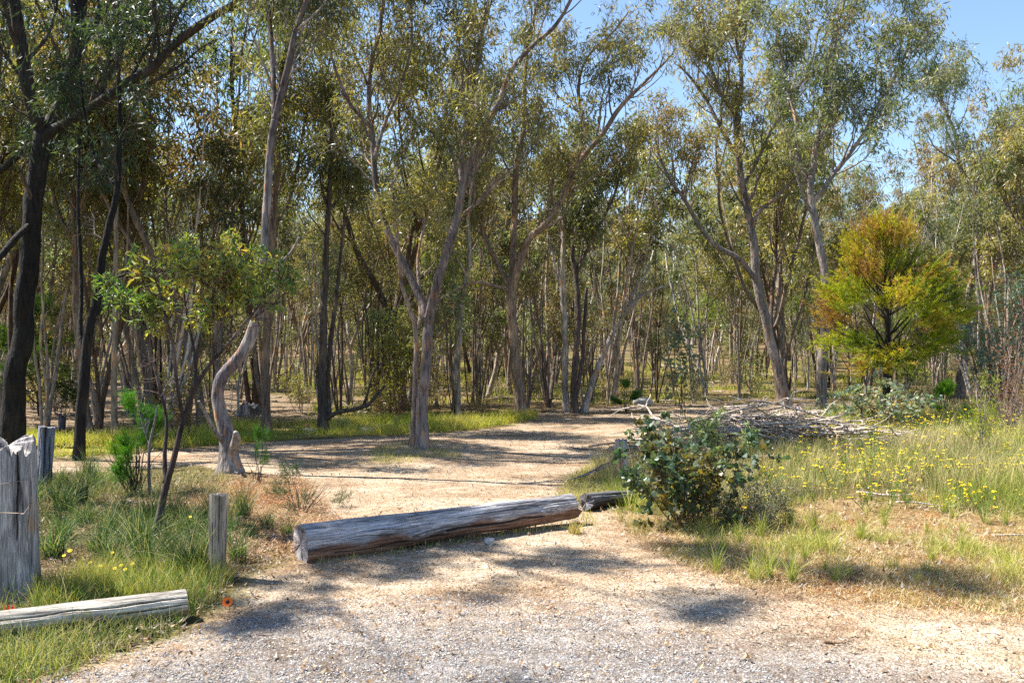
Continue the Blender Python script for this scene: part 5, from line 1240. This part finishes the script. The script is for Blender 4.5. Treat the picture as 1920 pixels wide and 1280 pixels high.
def everlasting(i):
    rng = np.random.default_rng(800 + i); root = thing('wildflower', (0, 0, 0), 'yellow wildflower with clustered button heads in the right-hand grass', 'flower', 'yellow wildflowers in the right-hand grass')
    sb = MB(); n = [6, 5, 7, 4][i]; H = [.3, .36, .26, .4][i]; a = rng.uniform(0, 6.28, n)
    P = np.stack([np.stack([np.cos(a) * .12 * t ** 1.3, np.sin(a) * .12 * t ** 1.3, H * t * (.75 + .3 * np.cos(a * 3))], 1) for t in np.linspace(0, 1, 5)], 1)
    tubes(sb, P, np.full((n, 5), .0022), 4, (.16, .24, .05), cap=False)
    bb = np.repeat(P[:, 1:4].reshape(-1, 3), 4, axis=0); leaves(sb, rng, bb, rng.normal(size=bb.shape) + [0, 0, .8], .035, .16, [(.1, .18, .04), (.2, .28, .08)])
    sb.build('stem', M_GRASS, root, smooth=False)
    for j in range(n):
        fb = MB(); c = P[j, -1]
        for q in range(5):
            cc = c + rng.normal(size=3) * np.array([.014, .014, .004]); disc(fb, cc, (rng.normal() * .3, rng.normal() * .3 - .2, 1), .009, (.8, .60, .02), 7, .6)
        fb.build('flower_head', M_PETAL, root, smooth=False)
    return root
EV = [everlasting(i) for i in range(4)]
rng = np.random.default_rng(81); FW = []
FP = poly([(1500, 870), (1640, 830), (1700, 800), (1960, 790), (1960, 985), (1700, 985), (1540, 960), (1450, 990), (1380, 1000), (1330, 960), (1420, 900)])
X, Y = sample_poly(rng, FP, 130, 22)
for i in range(130):
    loc = (X[i], Y[i], float(gz(X[i], Y[i]))); sc = rng.uniform(.7, 1.25)
    if i < 4: o = EV[i]; o.location = loc; o.scale = (sc,) * 3
    else: o = copy_thing(EV[i % 4], loc, rng.uniform(0, 6.28), sc)
    ppx = 960 + X[i] * FPX / Y[i]; FW.append((ppx, o, 'nearest' if Y[i] < 10.5 else 'second' if Y[i] < 12 else 'third' if Y[i] < 14 else 'fourth' if Y[i] < 17 else 'farthest'))
gg = {}
for px, o, rw in FW:
    pl = 'before the brush pile' if px < 1520 else 'below the golden bush' if px < 1740 else 'round the wattle sapling' if px < 1860 else 'below the twiggy red bush'
    gg.setdefault((rw, pl), []).append((px, o))
for (rw, pl), v in gg.items():
    for i, (px, o) in enumerate(sorted(v, key=lambda q: q[0])): o['label'] = f"{ORD[i] if len(v) > 1 else 'only'} yellow wildflower from left in {rw} row {pl}"
def daisy(px, py, h, r, label, seed, cols=((.85, .62, .02), (.5, .25, .01)), n=12, name='daisy', stripe=None, tilt=(0, -.6, 1), tipup=.1):
    rng = np.random.default_rng(seed); b = at(px, py + h * FPX / at(px, py)[1] * .5) if False else at(px, py); root = thing(name, b, label, 'flower')
    top = np.array([rng.normal() * .01, 0, h]); sb = MB(); P = np.stack([top * t + np.array([.01 * math.sin(t * 3), 0, 0]) for t in np.linspace(0, 1, 6)])
    tubes(sb, P, np.full(6, .0016), 5, (.12, .2, .05)); sb.build('stem', M_GRASS, root)
    fb = MB(); petals(fb, P[-1], tilt, r * .28, r, n, r * (.42 if n < 13 else .3), cols[0], tipup, stripe); fb.build('petals', M_PETAL, root, smooth=False)
    cb = MB(); disc(cb, P[-1] + nrm(np.array(tilt, float)) * .002, tilt, r * .32, cols[1], 10, .5); cb.build('disc', M_PETAL, root, smooth=False)
    return root
for i, (px, py, lab) in enumerate([(127, 1036, 'largest yellow daisy, open beside the big split post'), (117, 1046, 'small yellow daisy just below the largest one'), (166, 1060, 'yellow daisy leftmost of the group in front of the tussocks'),
                                   (183, 1067, 'yellow daisy second from left in the group before the tussocks'), (212, 1040, 'pair of petals of a yellow daisy up among green blades'), (219, 1072, 'dull yellow daisy low in the group before the tussocks'),
                                   (233, 1066, 'yellow daisy higher of the two stacked ones'), (235, 1074, 'yellow daisy lower of the two stacked ones'), (248, 1063, 'yellow daisy rightmost of the group before the tussocks'), (353, 981, 'yellow daisy on a tall stem behind the short round post')]):
    b = at(px, py + 32); daisy(px, py + 32, .14 if i != 9 else .2, .014 if i else .019, lab, 850 + i)
daisy(429, 1146, .06, .037, 'open orange daisy with dark-striped petals alone at the gravel edge', 870, ((.62, .12, .006), (.03, .015, .01)), 13, stripe=(.10, .01, .008), tilt=(.05, -.85, .7), tipup=.1)
daisy(17, 1192, .12, .034, 'half-closed orange-red daisy over the small log', 871, ((.6, .05, .01), (.1, .03, .01)), 9, stripe=(.12, .01, .01), tilt=(0, -.2, 1), tipup=1.5)
